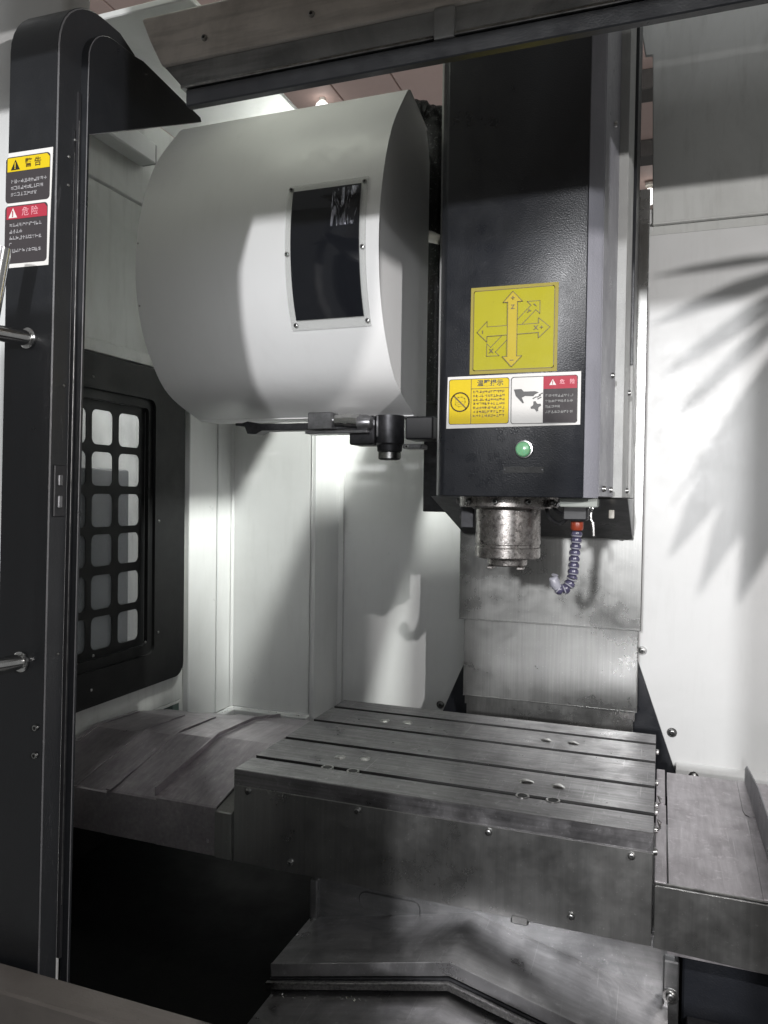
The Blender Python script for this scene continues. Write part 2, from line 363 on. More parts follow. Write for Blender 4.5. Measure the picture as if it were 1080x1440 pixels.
def tri_sign(name, x, z, s, y, mat_bg, mat_fg, parent):
    a = flat(name, [(x-s, z-s*.8), (x+s, z-s*.8), (x, z+s*.95)], y, mat_bg, parent)
    strokes('exclamation_mark', [[(x, z+s*.35), (x, z-s*.25)], [(x, z-s*.5), (x, z-s*.56)]], s*.22, y-.0006, mat_fg, parent)
    return a

# ================================================================== SETTING
# chip pan and its black surroundings
pan = struct('chip_pan', box(-1.30, 1.2, -0.46, 1.02, -0.46, -0.44, 0), 'pit')
struct('pan_front_wall', box(-1.30, 1.2, -0.43, -0.426, -0.44, -0.17, 0), 'pit', pan)
struct('pan_left_wall', box(-1.30, -1.285, -0.39, 1.0, -0.44, -0.30, 0), 'pit', pan)
struct('pan_slope', pr([(-0.36, -0.44), (-0.36, -0.40), (0.9, -0.30), (0.9, -0.44)], 'X', -1.28, -0.60), 'pit', pan)

# sill under the door opening
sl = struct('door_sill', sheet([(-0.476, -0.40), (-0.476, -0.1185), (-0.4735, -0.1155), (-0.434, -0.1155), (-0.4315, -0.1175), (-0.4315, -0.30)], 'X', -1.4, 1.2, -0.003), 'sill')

# back wall: right panel, upper right panel, recess
bw = struct('back_wall', pr([(-0.062, -0.44), (1.0, -0.44), (1.0, 1.126), (-0.062, 1.126)], 'Y', 0.80, 0.815, 0.002), 'white')
struct('upper_panel', pr([(-0.033, 1.152), (-0.041, 1.56), (-0.0573, 1.56), (-0.072, 1.645), (-0.072, 1.9), (1.0, 1.9), (1.0, 1.152)], 'Y', 0.802, 0.812, 0.002), 'white2', bw)
struct('panel_lip', box(-0.033, 1.0, 0.789, 0.8015, 1.1475, 1.1525, 0.001), 'white2', bw)
struct('panel_groove', box(-0.055, 1.0, 0.812, 0.822, 1.10, 1.17, 0), 'white2', bw)
struct('base_flange', pr([(0.80, -0.147), (0.793, -0.150), (0.780, -0.156), (0.776, -0.160), (0.776, -0.20), (0.80, -0.20)], 'X', 0.046, 1.0, 0.001), 'white', bw)
struct('base_ledge', box(0.20, 1.0, 0.60, 0.776, -0.215, -0.200, 0.001), 'white2', bw)
struct('panel_block', box(-0.056, -0.0335, 0.81, 0.85, 1.14, 1.192, 0.001), 'white', bw)
struct('recess_panel', box(-0.92, -0.08, 0.98, 0.99, -0.44, 1.30, 0.001), 'white', bw)
struct('recess_side', box(-0.932, -0.92, 0.801, 0.99, -0.44, 1.30, 0.001), 'white', bw)
struct('recess_edge_trim', box(-0.934, -0.905, 0.965, 0.979, -0.40, 1.30, 0.003, 2), 'white', bw)
struct('left_back_panel', box(-1.19, -0.932, 0.80, 0.812, -0.142, 1.30, 0.002), 'white', bw)
struct('panel_fold', pr([(-0.936, 0.80), (-0.932, 0.80), (-0.928, 0.812), (-0.936, 0.812)], 'Z', -0.14, 1.30), 'white', bw)
fl = struct('base_flange', box(-1.19, -0.93, 0.768, 0.7995, -0.176, -0.142, 0.002), 'white', bw)
for z in (1.038, 0.8366, 0.634, 0.429):
    screw(bw, (-0.053, 0.80, z), SCREW_B)
    struct('clip', box(-0.0635, -0.0565, 0.783, 0.7998, z-.012, z-.004, .001), 'bolt', bw)
for p in ((-0.0366, 0.80, 0.1157), (0.0358, 0.80, -0.0773), (0.0857, 0.776, -0.1694), (0.32, 0.776, -0.175)): screw(bw, p, SCREW_B)
screw(bw, (-0.5956, 0.98, -0.122), SCREW_B)
for p in ((-1.105, 0.768, -0.160), (-0.99, 0.768, -0.160)): screw(bw, p, SCREW_S)

# left wall with seams
lw = struct('left_wall', box(-1.215, -1.20, -0.27, 0.565, 0.70, 1.18, 0.002), 'white2')
struct('window_wall', box(-1.215, -1.20, -0.27, 0.565, -0.066, 0.10, 0.002), 'white2', lw)
struct('window_wall', box(-1.215, -1.20, -0.27, 0.078, 0.1005, 0.6995, 0), 'white2', lw)
struct('window_wall', box(-1.215, -1.20, 0.415, 0.565, 0.1005, 0.6995, 0), 'white2', lw)
struct('upper_sheet', box(-1.214, -1.196, -0.27, 0.80, 1.184, 1.40, 0.002), 'white2', lw)
struct('rear_sheet', box(-1.206, -1.188, 0.578, 0.7125, -0.142, 1.18, 0.002), 'white', lw)
struct('rear_sheet', box(-1.206, -1.188, 0.7185, 0.798, -0.142, 1.18, 0.002), 'white', lw)
struct('rear_backing', box(-1.22, -1.207, 0.565, 0.81, -0.44, 1.30, 0), 'white2', lw)
struct('corner_bead', pr([(-1.186, 0.787), (-1.183, 0.792), (-1.183, 0.7995), (-1.187, 0.7995)], 'Z', -0.142, 1.18), 'white', lw)
struct('ledge_strip', box(-1.20, -1.188, -0.27, 0.60, 0.797, 0.826, 0.002), 'white2', lw)
struct('lower_sheet', box(-1.25, -1.235, -0.30, 0.60, -0.185, -0.05, 0), 'white2', lw)
struct('pan_side', box(-1.25, -1.235, -0.30, 0.60, -0.44, -0.187, 0), 'pit', lw)
struct('lower_flange', box(-1.235, -1.2, -0.27, 0.562, -0.074, -0.0665, .001), 'white2', lw)
struct('green_post', box(-1.235, -1.206, 0.535, 0.563, -0.44, -0.075, .001), 'teal', lw)
struct('base_flange', box(-1.1875, -1.158, 0.60, 0.7675, -0.176, -0.142, 0.002), 'white', lw)
for y in (0.645, 0.70): screw(lw, (-1.158, y, -0.158), SCREW_S, R_PX)

# roof sheet over the magazine, and the fixed front panel outside the door
struct('roof_sheet', box(-1.2, -0.84, 0.05, 0.80, 1.402, 1.415, 0.002), 'white')
fp = struct('front_panel', pr([(-1.6, -0.40), (-0.822, -0.40), (-0.762, 1.36), (-1.6, 1.36)], 'Y', -0.335, -0.285, 0.012, 3), 'white')
# neighbouring light wall seen through the grille window
struct('outer_panel', box(-1.75, -1.72, -0.40, 1.6, -0.44, 1.0, 0), 'white')

struct('outer_cabinet', box(-1.715, -1.64, 0.725, 0.905, -0.44, 0.56, 0.01, 2), 'grey_dark')
# hall ceiling
cl = struct('ceiling', box(-6, 3, 0.5, 9, 2.64, 2.66, 0), 'purlin')
x = -5.9; i = 0
bmb = bmesh.new(); xbox(bmb, 0, 0.318, 1.2, 8.5, 2.60, 2.628, 0.003)
bme = bpy.data.meshes.new('ceiling_board'); bmb.to_mesh(bme); bmb.free(); bme.materials.append(MT['board'])
while x < 2.6:
    o = bpy.data.objects.new('ceiling_board', bme); o.location = (x + .005, 0, 0); o.parent = cl; C.objects.link(o); x += 0.327
for y in (2.9, 3.68):
    struct('purlin', box(-0.6, 2.4, y - .07, y + .07, 2.50, 2.599, 0.004), 'purlin', cl)
for nm, c, lab in (('ceiling_lamp', (-1.745, 2.59, 2.545), 'small round white lamp on the pinkish ceiling above the magazine'), ('ceiling_lamp', (-0.118, 4.25, 2.50), 'bright oval lamp glimpsed in the gap beside the black head')):
    t = thing(nm, lab, 'lamp', c, 'lamps on the hall ceiling'); k = 1.0 if c[0] < -1 else 1.25
    obj('bulb', lt([(0.008, -.045*k), (0.030*k, -.032*k), (0.040*k, 0), (0.032*k, .024*k), (0.016, .04*k)], c, 'Z', 20), 'lamp_glow', t)
    obj('cap', lt([(0.018, .04*k), (0.018, .055*k), (0.03, .056*k), (0.03, .09)], c, 'Z', 16), 'plastic_white', t)

# ================================================================== TOP BEAM
def slant(prof, x1, z0, xa, z1, xb):
    """bar along X whose left end is cut on a slope: X = xa at height z0, xb at height z1"""
    bm = bmesh.new(); f = lambda z: xa + (xb - xa)*(z - z0)/(z1 - z0)
    A = [bm.verts.new((f(p[1]), p[0], p[1])) for p in prof]; B = [bm.verts.new((x1, p[0], p[1])) for p in prof]; n = len(prof)
    bm.faces.new(A); bm.faces.new(B[::-1])
    for i in range(n): bm.faces.new((A[i], B[i], B[(i+1) % n], A[(i+1) % n]))
    bmesh.ops.recalc_face_normals(bm, faces=bm.faces[:])
    bmesh.ops.bevel(bm, geom=[e for e in bm.edges if e.calc_face_angle(0) > 0.5], offset=0.001, segments=1, affect='EDGES'); return bm
bt = thing('header_beam', 'long grimy beige beam with dark door rail crossing the top', 'beam', (-0.2, -0.28, 1.0))
obj('box_beam', slant([(-0.300, 1.060), (-0.3, 1.095), (-0.292, 1.132), (-0.285, 1.139), (-0.22, 1.139), (-0.22, 1.060)], 1.2, 1.06, -0.642, 1.139, -0.684), 'beam', bt)
obj('rail_web', slant([(-0.296, 1.0285), (-0.296, 1.0595), (-0.26, 1.0595), (-0.26, 1.0285)], 1.2, 1.0285, -0.612, 1.0595, -0.640), 'rail', bt)
obj('guide_rod', pr([(-0.3035, 1.0225), (-0.3035, 1.0262), (-0.300, 1.0282), (-0.29, 1.0282), (-0.29, 1.0225)], 'X', -0.610, -0.262, 0.0008), 'bolt', bt)
obj('guide_rod', pr([(-0.3035, 1.0225), (-0.3035, 1.0262), (-0.300, 1.0282), (-0.29, 1.0282), (-0.29, 1.0225)], 'X', -0.235, 1.2, 0.0008), 'bolt', bt)
obj('lower_lip', pr([(-0.300, 1.0), (-0.300, 1.022), (-0.287, 1.022), (-0.287, 1.0)], 'X', -0.604, 1.2, 0.0015), 'black', bt)
obj('shade_board', box(-0.50, 1.2, -0.292, -0.28, 1.1405, 1.62, 0.002), 'beam', bt)  # added out of view, stops front lamp light passing over the beam
obj('shade_hood', sheet([(-0.605, 1.030), (-0.60, 1.49), (-0.293, 1.49)], 'X', -0.85, 1.2, -0.003), 'beam', bt)  # added out of view to shade the upper magazine from the front lamp
obj('joint_block', box(-0.261, -0.236, -0.302, -0.29, 1.0225, 1.0583, 0.001), 'rail', bt)
for xx in (-0.575, -0.42, -0.12, 0.02): screw(bt, (xx, -0.300, 1.084), SCREW_S)

# ================================================================== SLIDING DOOR
dr = thing('sliding_door', 'black sliding door with rounded top and chrome handle, left of the opening', 'door', (-0.74, -0.41, -0.122))
def arch(y0, zt, r, yb, n=9):
    pts = []
    for k in range(n+1):
        a = PI - PI/2*k/n; pts.append((y0 + r + r*math.cos(a), zt - r + r*math.sin(a)))
    return pts
outer = [(-0.425, -0.16)] + arch(-0.425, 1.108, 0.075, 0) + [(-0.315, 1.108), (-0.285, 1.096), (-0.255, 1.070)]
obj('stile', sheet(outer, 'X', -0.776, -0.702, -0.003), 'black', dr)
ins = [(-0.425+.0005, -0.16)] + arch(-0.4245, 1.1075, 0.075, 0) + [(-0.315, 1.1075), (-0.285, 1.0955), (-0.255, 1.069), (-0.30, 1.03), (-0.375, 0.98), (-0.3935, 0.94), (-0.3935, -0.16)]
obj('edge_face', pr(ins, 'X', -0.712, -0.700, 0.0014, 1, 1), 'black_edge', dr, edge='worn')
obj('edge_face', pr([(-0.4245, -0.16), (-0.4245, 1.03), (-0.39, 1.03), (-0.39, -0.16)], 'X', -0.776, -0.764, 0.001), 'black', dr)
gus = [(-0.387, -0.16)] + [(-0.387, 1.0)] + arch(-0.387, 1.082, 0.05, 0)[1:] + [(-0.300, 1.083), (-0.28, 1.086), (-0.14, 1.074), (-0.1365, 1.068), (-0.382, 0.940), (-0.382, -0.16)]
obj('gusset_plate', pr(gus, 'X', -0.7005, -0.688, 0.0008, 1, 1), 'black', dr, edge='worn')
obj('seal_groove', box(-0.702, -0.697, -0.3925, -0.388, -0.12, 0.99, 0), 'rubber', dr)
obj('edge_trim', box(-0.6985, -0.6968, -0.3915, -0.3895, -0.05, 0.955, 0.0004), 'bolt', dr)
obj('latch_keep', box(-0.704, -0.697, -0.419, -0.400, 0.455, 0.52, 0.001), 'rubber', dr)
obj('latch_pin', box(-0.7, -0.6945, -0.414, -0.407, 0.466, 0.482, 0.001), 'midsteel', dr)
obj('latch_pin', box(-0.7, -0.6945, -0.414, -0.407, 0.494, 0.508, 0.001), 'midsteel', dr)
for y, z in ((-0.404, 0.905), (-0.404, 0.87), (-0.404, 0.62), (-0.404, 0.28), (-0.394, 0.93)):
    obj('rivet', lt([(0.0022, 0), (0.0018, 0.001), (0.0008, 0.0016)], (-0.700, y, z), 'X', 8), 'bolt', dr)
for z in (0.19, 0.155): screw(dr, (-0.712, -0.425, z), SCREW_S)
# handle
hx = -0.7361
hd = obj('handle', (lambda: (lambda bm: (tube(bm, [(-0.7269, -0.478, 0.7722), (-0.7394, -0.478, 0.7124), (-0.7491, -0.478, 0.6627), (-0.7599, -0.478, 0.4765), (-0.7572, -0.478, 0.2881), (-0.7481, -0.478, 0.2375)], 0.0105, 20), bm)[1])(bmesh.new()))(), 'chrome', dr)
for z in (0.676, 0.271):
    obj('handle_post', (lambda bm: (tube(bm, [(hx, -0.425, z), (hx - .006, -0.448, z), (-0.752, -0.476, z)], 0.0098, 18), bm)[1])(bmesh.new()), 'chrome', hd)
    obj('collar', lt([(0.0125, 0), (0.0130, -.001), (0.0130, -.0045), (0.0118, -.0055)], (hx, -0.425, z), 'Y', 22), 'chrome', hd)
# stickers
yS = -0.4251
st = flat('warning_sticker', [(-0.7755, 0.7655), (-0.7085, 0.7655), (-0.7050, 0.9085), (-0.7755, 0.9085)], yS, 'stickerwhite', dr, 0.0004)
st['label'] = 'white-rimmed sticker with yellow and red warning headers'
y1 = yS - 0.0005; y2 = yS - 0.0010
flat('body_panel', rrect(-0.7785, -0.7085, 0.846, 0.903, 0.005), y1, 'stickblack', st)
flat('header_band', [(-0.7755, 0.8845), (-0.709, 0.8845), (-0.709, 0.8975), (-0.713, 0.9015), (-0.7755, 0.9015)], y2, 'yellow', st)
tri_sign('warning_triangle', -0.7625, 0.892, 0.0072, y2-.0004, 'ink', 'yellow', st)
text('lettering', '警 告', -0.7345, 0.8925, 0.0115, y2-.0006, 'ink_brown', st, 0, .0002)
glyph_rows('small_print', -0.7695, -0.7115, [(0.872, 1), (0.864, .9), (0.856, .8)], 0.0048, y2, 'glyph', st)
flat('body_panel', rrect(-0.7785, -0.711, 0.7705, 0.8425, 0.005), y1, 'stickblack', st)
flat('header_band', [(-0.7755, 0.8255), (-0.7115, 0.8255), (-0.7115, 0.8365), (-0.7155, 0.841), (-0.7755, 0.841)], y2, 'red', st)
tri_sign('warning_triangle', -0.765, 0.8325, 0.0068, y2-.0004, 'stickerwhite', 'red', st)
text('lettering', '危 险', -0.738, 0.833, 0.0115, y2-.0006, 'pink', st)
glyph_rows('small_print', -0.7705, -0.7135, [(0.818, 1), (0.810, .4), (0.802, 1), (0.794, .15), (0.786, .95)], 0.0048, y2, 'glyph', st)

dr.rotation_euler = (0, 0.022, 0); dr.location.x -= 0.025

# ================================================================== SIDE WINDOW with grille (left wall)
wd = thing('grille_window', 'black-framed window with a grid of rounded openings in the left wall', 'window', (-1.2, 0.3, 0.0))
def framed(name, o, i, x0, x1, mat, parent, bev=0.0):
    """ring plate between two outlines with equal point counts, in (y,z), thickness x0..x1"""
    bm = bmesh.new(); n = len(o)
    vo = [[bm.verts.new((x, p[0], p[1])) for p in o] for x in (x0, x1)]; vi = [[bm.verts.new((x, p[0], p[1])) for p in i] for x in (x0, x1)]
    for k in range(n):
        j = (k+1) % n
        bm.faces.new((vo[1][k], vo[1][j], vi[1][j], vi[1][k])); bm.faces.new((vo[0][j], vo[0][k], vi[0][k], vi[0][j]))
        bm.faces.new((vo[0][k], vo[0][j], vo[1][j], vo[1][k])); bm.faces.new((vi[0][j], vi[0][k], vi[1][k], vi[1][j]))
    bmesh.ops.recalc_face_normals(bm, faces=bm.faces[:])
    return obj(name, bm, mat, parent)
ytl, ytr = 0.02, 0.55
framed('frame', rrect(ytl, ytr, 0.006, 0.792, 0.035), rrect(0.06, 0.425, 0.085, 0.715, 0.02), -1.1995, -1.184, 'pit', wd)
framed('inner_frame', rrect(0.055, 0.43, 0.08, 0.72, 0.02), rrect(0.085, 0.408, 0.108, 0.694, 0.012), -1.203, -1.1925, 'pit', wd)
# grille plate with rounded openings
cols = [(0.131, 0.203), (0.2205, 0.291), (0.311, 0.388)]
rows = [(0.594, 0.6726), (0.5002, 0.5771), (0.4059, 0.4814), (0.3165, 0.3887), (0.2181, 0.2958), (0.1264, 0.2008)]
ye = [0.085, 0.2095, 0.301, 0.408]; ze = [0.694, 0.5855, 0.491, 0.397, 0.306, 0.2095, 0.108]
def cell_pts(a, b, c, d, r, n):  # rounded rect ccw from right-top
    return rrect(a, b, c, d, r, n)
bm = bmesh.new()
for ci, (a, b) in enumerate(cols):
    for ri, (c, d) in enumerate(rows):
        inn = rrect(a, b, c, d, 0.014, 4); oa, ob, oc, od = ye[ci], ye[ci+1], ze[ri+1], ze[ri]
        out = []
        for (cx, cz) in ((ob, od), (oa, od), (oa, oc), (ob, oc)): out += [(cx, cz)]*5
        m = len(inn)
        vi = [[bm.verts.new((x, p[0], p[1])) for p in inn] for x in (-1.2065, -1.2035)]
        vo = [[bm.verts.new((x, p[0], p[1])) for p in ((ob, od), (oa, od), (oa, oc), (ob, oc))] for x in (-1.2065, -1.2035)]
        for s in (0, 1):
            for q in range(4):
                for k in range(4): bm.faces.new((vo[s][q], vi[s][q*5+k], vi[s][q*5+k+1]))
                bm.faces.new((vo[s][q], vi[s][q*5+4], vi[s][(q*5+5) % m], vo[s][(q+1) % 4]))
        for k in range(m): bm.faces.new((vi[0][k], vi[0][(k+1) % m], vi[1][(k+1) % m], vi[1][k]))
bmesh.ops.recalc_face_normals(bm, faces=bm.faces[:])
obj('grille', bm, 'pit', wd)
obj('pane', box(-1.2125, -1.2095, 0.07, 0.42, 0.09, 0.71, 0), 'grille_glass', wd)
for y, z in ((0.20, 0.74), (0.44, 0.415), (0.44, 0.135), (0.20, 0.045), (0.215, 0.118), (0.40, 0.116)):
    obj('rivet', lt([(0.0035, 0), (0.003, .0015), (0.0012, .0024)], (-1.184 if y > .21 and z > .13 or z < .06 or z > .7 else -1.192, y, z), 'X', 10), 'bolt', wd)

# ================================================================== COLUMN with way covers
co = thing('machine_column', 'black column with flared feet behind the grey way cover', 'column', (-0.26, 0.8, -0.44))
obj('body', box(-0.36, -0.10, 0.735, 0.93, -0.44, 1.75, 0.004), 'black', co)
obj('column_foot', pr([(-0.06, 0.13), (-0.0445, 0.0887), (0.0458, -0.1714), (0.0458, -0.44), (-0.06, -0.44)], 'Y', 0.783, 0.7985, 0.0015), 'head', co)
obj('column_foot', pr([(-0.46, 0.09), (-0.491, 0.0214), (-0.5343, -0.0819), (-0.60, -0.24), (-0.60, -0.44), (-0.46, -0.44)], 'Y', 0.783, 0.7985, 0.0015), 'head', co)
vc = thing('vertical_way_cover', 'brushed grey telescopic cover plates hanging below the spindle head', 'way cover', (-0.26, 0.72, -0.1))
obj('upper_plate', sheet([(-0.474, 0.73), (-0.474, 0.702), (-0.472, 0.700), (-0.040, 0.700), (-0.038, 0.702), (-0.038, 0.73)], 'Z', 0.1795, 1.2, 0.0025), 'way', vc)
obj('lower_plate', sheet([(-0.4615, 0.73), (-0.4615, 0.709), (-0.4595, 0.707), (-0.0455, 0.707), (-0.0435, 0.709), (-0.0435, 0.73)], 'Z', -0.0145, 0.30, 0.0025), 'way', vc)
obj('base_plate', sheet([(-0.458, 0.73), (-0.458, 0.7135), (-0.456, 0.7125), (-0.050, 0.7125), (-0.048, 0.7135), (-0.048, 0.73)], 'Z', -0.036, 0.10, 0.001), 'way', vc)
obj('base_plate', sheet([(-0.454, 0.73), (-0.454, 0.7175), (-0.452, 0.7165), (-0.054, 0.7165), (-0.052, 0.7175), (-0.052, 0.73)], 'Z', -0.20, 0.05, 0.001), 'way', vc)
obj('plate_hem', box(-0.474, -0.038, 0.6978, 0.6998, 0.1795, 0.1822, 0.0006), 'way', vc)
obj('plate_hem', box(-0.4615, -0.0435, 0.7048, 0.7068, -0.0145, -0.0120, 0.0006), 'way', vc)

# ================================================================== SPINDLE HEAD
sh = thing('spindle_head', 'tall charcoal spindle head with yellow plates above the table', 'spindle head', (-0.24, 0.25, 0.357))
plan = [(-0.352, 0.10), (-0.119, 0.10), (-0.1185, 0.1005), (-0.1185, 0.36), (-0.3655, 0.36), (-0.3655, 0.112)]
obj('front_cover', pr(plan, 'Z', 0.4875, 1.50, 0.0012), 'head', sh)
obj('corner_strip', pr([(-0.1180, 0.1003), (-0.0965, 0.118), (-0.0965, 0.125), (-0.1180, 0.125)], 'Z', 0.4872, 1.50, 0.0008), 'grey_coat', sh)
obj('side_plate', pr([(-0.1178, 0.1255), (-0.0955, 0.1255), (-0.0865, 0.358), (-0.1178, 0.358)], 'Z', 0.490, 1.50, 0.0008), 'grey_coat', sh)
obj('rear_plate', pr([(-0.44, 0.361), (-0.076, 0.361), (-0.0665, 0.40), (-0.0665, 0.50), (-0.44, 0.50)], 'Z', 0.4885, 1.62, 0.001), 'grey_light', sh)
obj('slide_strip', box(-0.30, -0.0605, 0.502, 0.69, 0.765, 1.70, 0.001), 'head', sh)
obj('slide_strip', box(-0.44, -0.0600, 0.502, 0.692, 0.4885, 0.7645, 0.001), 'grey_light', sh)
obj('side_flange', box(-0.0955, -0.0700, 0.352, 0.3605, 0.4885, 1.62, 0.0008), 'grey_light', sh)
obj('under_bracket', pr([(0.37, 0.4868), (0.69, 0.4868), (0.69, 0.396), (0.662, 0.396)], 'X', -0.455, -0.0595, 0.001), 'head', sh)
for p in ((-0.093, 0.18, 0.503), (-0.0895, 0.30, 0.503), (-0.0665, 0.43, 0.503), (-0.0895, 0.29, 0.712), (-0.0665, 0.45, 0.70), (-0.090, 0.24, 1.145)):
    screw(sh, (p[0], p[1], p[2]), SCREW, R_PX)
for xx in (-0.42, -0.19, -0.085): screw(sh, (xx, 0.675, 0.396), SCREW_S, (PI/2, 0, 0))
# thin access slot and button
sp = obj('slot_cover', pr(rrect(-0.2486, -0.1815, 0.5275, 0.5375, 0.002), 'Y', 0.1, 0.0988), 'pit', sh)
for xx in (-0.246, -0.184): obj('rivet', lt([(0.0016, 0), (0.0012, -.001)], (xx, 0.0988, 0.5325), 'Y', 8), 'darksteel', sp)
bt_ = obj('push_button', lt([(0.0125, -.0005), (0.0125, -.006), (0.0105, -.0088), (0.006, -.0102), (0.002, -.0106)], (-0.2148, 0.0965, 0.5661), 'Y', 28), 'green', sh)
bt_['label'] = 'round pale green push button'
obj('bezel', lt([(0.0152, 0), (0.0152, -.003), (0.0145, -.0042), (0.0128, -.0044), (0.0126, -.002)], (-0.2148, 0.1, 0.5661), 'Y', 28), 'chrome', bt_)
# ---- axis plate
yP = 0.0999
ax = flat('axis_plate', [(-0.3090, 0.6935), (-0.1635, 0.6935), (-0.1630, 0.8380), (-0.3085, 0.8390)], yP, 'olive_rim', sh, 0.0012)
ax['label'] = 'yellow plate with crossed axis arrows'
ya = yP - 0.0013
flat('field', rrect(-0.3030, -0.1690, 0.6995, 0.8325, 0.002), ya, 'olive', ax)
U = lambda u: -0.309 + u*0.1457; V = lambda v: 0.8385 - v*0.1447
def uv(l): return [(U(a), V(b)) for a, b in l]
yb = ya - 0.0005
bd = rrect(-0.3030, -0.1690, 0.6995, 0.8325, 0.003); strokes('border', [bd + bd[:1]], 0.0011, yb, 'ink_brown', ax)
s2 = 0.055/math.sqrt(2)
ydir = [(.80, .20), (.80, .345), (.755, .30), (.30, .755), (.345, .80), (.20, .80), (.20, .655), (.245, .70), (.70, .245), (.655, .20)]
flat('arrow', uv(ydir[::-1]), yb, 'olive', ax); strokes('arrow_outline', [uv(ydir + ydir[:1])], 0.0010, yb-.0005, 'ink_brown', ax)
xdir = [(.085, .52), (.20, .40), (.20, .462), (.79, .455), (.79, .395), (.915, .505), (.79, .62), (.79, .56), (.20, .572), (.20, .635)]
flat('arrow', uv(xdir[::-1]), yb-.0009, 'olive', ax); strokes('arrow_outline', [uv(xdir + xdir[:1])], 0.0010, yb-.0014, 'ink_brown', ax)
zdir = [(.495, .075), (.605, .195), (.548, .195), (.548, .815), (.605, .815), (.490, .935), (.385, .815), (.438, .815), (.438, .195), (.385, .195)]
flat('arrow', uv(zdir[::-1]), yb-.0018, 'peach', ax); strokes('arrow_outline', [uv(zdir + zdir[:1])], 0.0010, yb-.0023, 'ink_brown', ax)
yt = yb - 0.0026
text('lettering', '+', U(.495), V(.155), 0.013, yt, 'ink_brown', ax, 0, .0002); text('lettering', 'Z', U(.495), V(.255), 0.010, yt, 'ink_brown', ax, 0, .0002)
text('lettering', '−', U(.492), V(.865), 0.012, yt, 'ink_brown', ax, 0, .0002); text('lettering', 'X +', U(.79), V(.507), 0.010, yt, 'ink_brown', ax, 0, .0002)
text('lettering', '−', U(.155), V(.52), 0.011, yt, 'ink_brown', ax, PI/2, .0002); text('lettering', 'Y', U(.675), V(.315), 0.009, yt, 'ink_brown', ax, -PI/4, .0002)
text('lettering', '−', U(.745), V(.25), 0.012, yt, 'ink_brown', ax, -PI/4, .0002); text('lettering', 'X', U(.255), V(.745), 0.010, yt, 'ink_brown', ax, 0, .0002)
# ---- warning plate
wp = flat('warning_plate', [(-0.3482, 0.6025), (-0.1248, 0.6055), (-0.1248, 0.6915), (-0.3468, 0.6905)], yP, 'stickerwhite', sh, 0.0018)
wp['label'] = 'white-rimmed plate with yellow notice and red danger panel'
U = lambda u: -0.3477 + u*0.2228; V = lambda v: 0.6908 - v*0.0872
yw = yP - 0.0019
flat('notice_panel', rrect(U(.018), U(.478), V(.93), V(.06), 0.004), yw, 'yellow', wp)
pb = rrect(U(.018), U(.478), V(.93), V(.06), 0.004)
strokes('panel_outline', [pb + pb[:1], uv([(.19, .06), (.19, .93)]), uv([(.19, .25), (.478, .25)])], 0.0010, yw-.0005, 'ink_brown', wp)
cx, cz, r = U(.104), V(.50), 0.0158
circ = [(cx + r*math.cos(2*PI*k/28), cz + r*math.sin(2*PI*k/28)) for k in range(29)]
strokes('glove_symbol', [[(cx-.008, cz-.004), (cx-.007, cz+.006), (cx-.003, cz+.008), (cx+.003, cz+.0085), (cx+.008, cz+.006), (cx+.009, cz), (cx+.006, cz-.006), (cx-.002, cz-.008), (cx-.008, cz-.004)], [(cx-.005, cz-.001), (cx+.005, cz+.001)], [(cx-.003, cz-.004), (cx+.004, cz-.003)]], 0.0016, yw-.0006, 'peach', wp)
strokes('prohibition_ring', [circ, [(cx - r*.7, cz + r*.7), (cx + r*.7, cz - r*.7)]], 0.0022, yw-.0008, 'ink_brown', wp)
text('lettering', '温馨提示', U(.335), V(.155), 0.0112, yw-.0006, 'ink', wp, 0, .00025)
glyph_rows('small_print', U(.205), U(.468), [(V(.315 + .077*k), 1 if k < 7 else .08) for k in range(8)], 0.0046, yw-.0006, 'ink_brown', wp, 0.0008)
flat('picture_panel', rrect(U(.497), U(.74), V(.94), V(.06), 0.004), yw, 'stickerwhite', wp)
flat('danger_panel', [(U(.732), V(.94)), (U(.962), V(.94)), (U(.978), V(.90)), (U(.978), V(.30)), (U(.732), V(.30))], yw-.0004, 'stickblack', wp)
flat('header_band', [(U(.732), V(.30)), (U(.978), V(.30)), (U(.978), V(.10)), (U(.962), V(.06)), (U(.732), V(.06))], yw-.0004, 'red', wp)
pb = rrect(U(.497), U(.978), V(.94), V(.06), 0.004); strokes('panel_outline', [pb + pb[:1]], 0.0010, yw-.0012, 'ink', wp)
tri_sign('warning_triangle', U(.80), V(.18), 0.0055, yw-.001, 'stickerwhite', 'red', wp)
text('lettering', '危', U(.868), V(.18), 0.0085, yw-.0012, 'pink', wp); text('lettering', '险', U(.94), V(.18), 0.0085, yw-.0012, 'pink', wp)
glyph_rows('small_print', U(.748), U(.968), [(V(.43), 1), (V(.53), 1), (V(.635), .6), (V(.735), 1), (V(.835), .08)], 0.0046, yw-.001, 'glyphdim', wp)
flat('hand_symbol', uv([(.515, .29), (.57, .285), (.59, .335), (.675, .335), (.70, .36), (.672, .395), (.66, .43), (.60, .42), (.575, .45), (.592, .55), (.583, .56), (.53, .415)])[::-1], yw-.0005, 'ink', wp)
for a, b in ((.71, .39), (.695, .43), (.665, .455), (.70, .465)): flat('finger_fragment', uv([(a-.012, b+.015), (a+.016, b-.025), (a+.022, b-.01), (a-.006, b+.03)]), yw-.0005, 'ink', wp)
gc = (U(.68), V(.62)); gear = []
for k in range(16):
    rr_ = 0.0088 if (k // 2) % 2 == 0 else 0.0052; a = 2*PI*k/16 + .1; gear.append((gc[0]+rr_*math.cos(a), gc[1]+rr_*math.sin(a)))
flat('cutter_symbol', gear, yw-.0005, 'ink', wp)
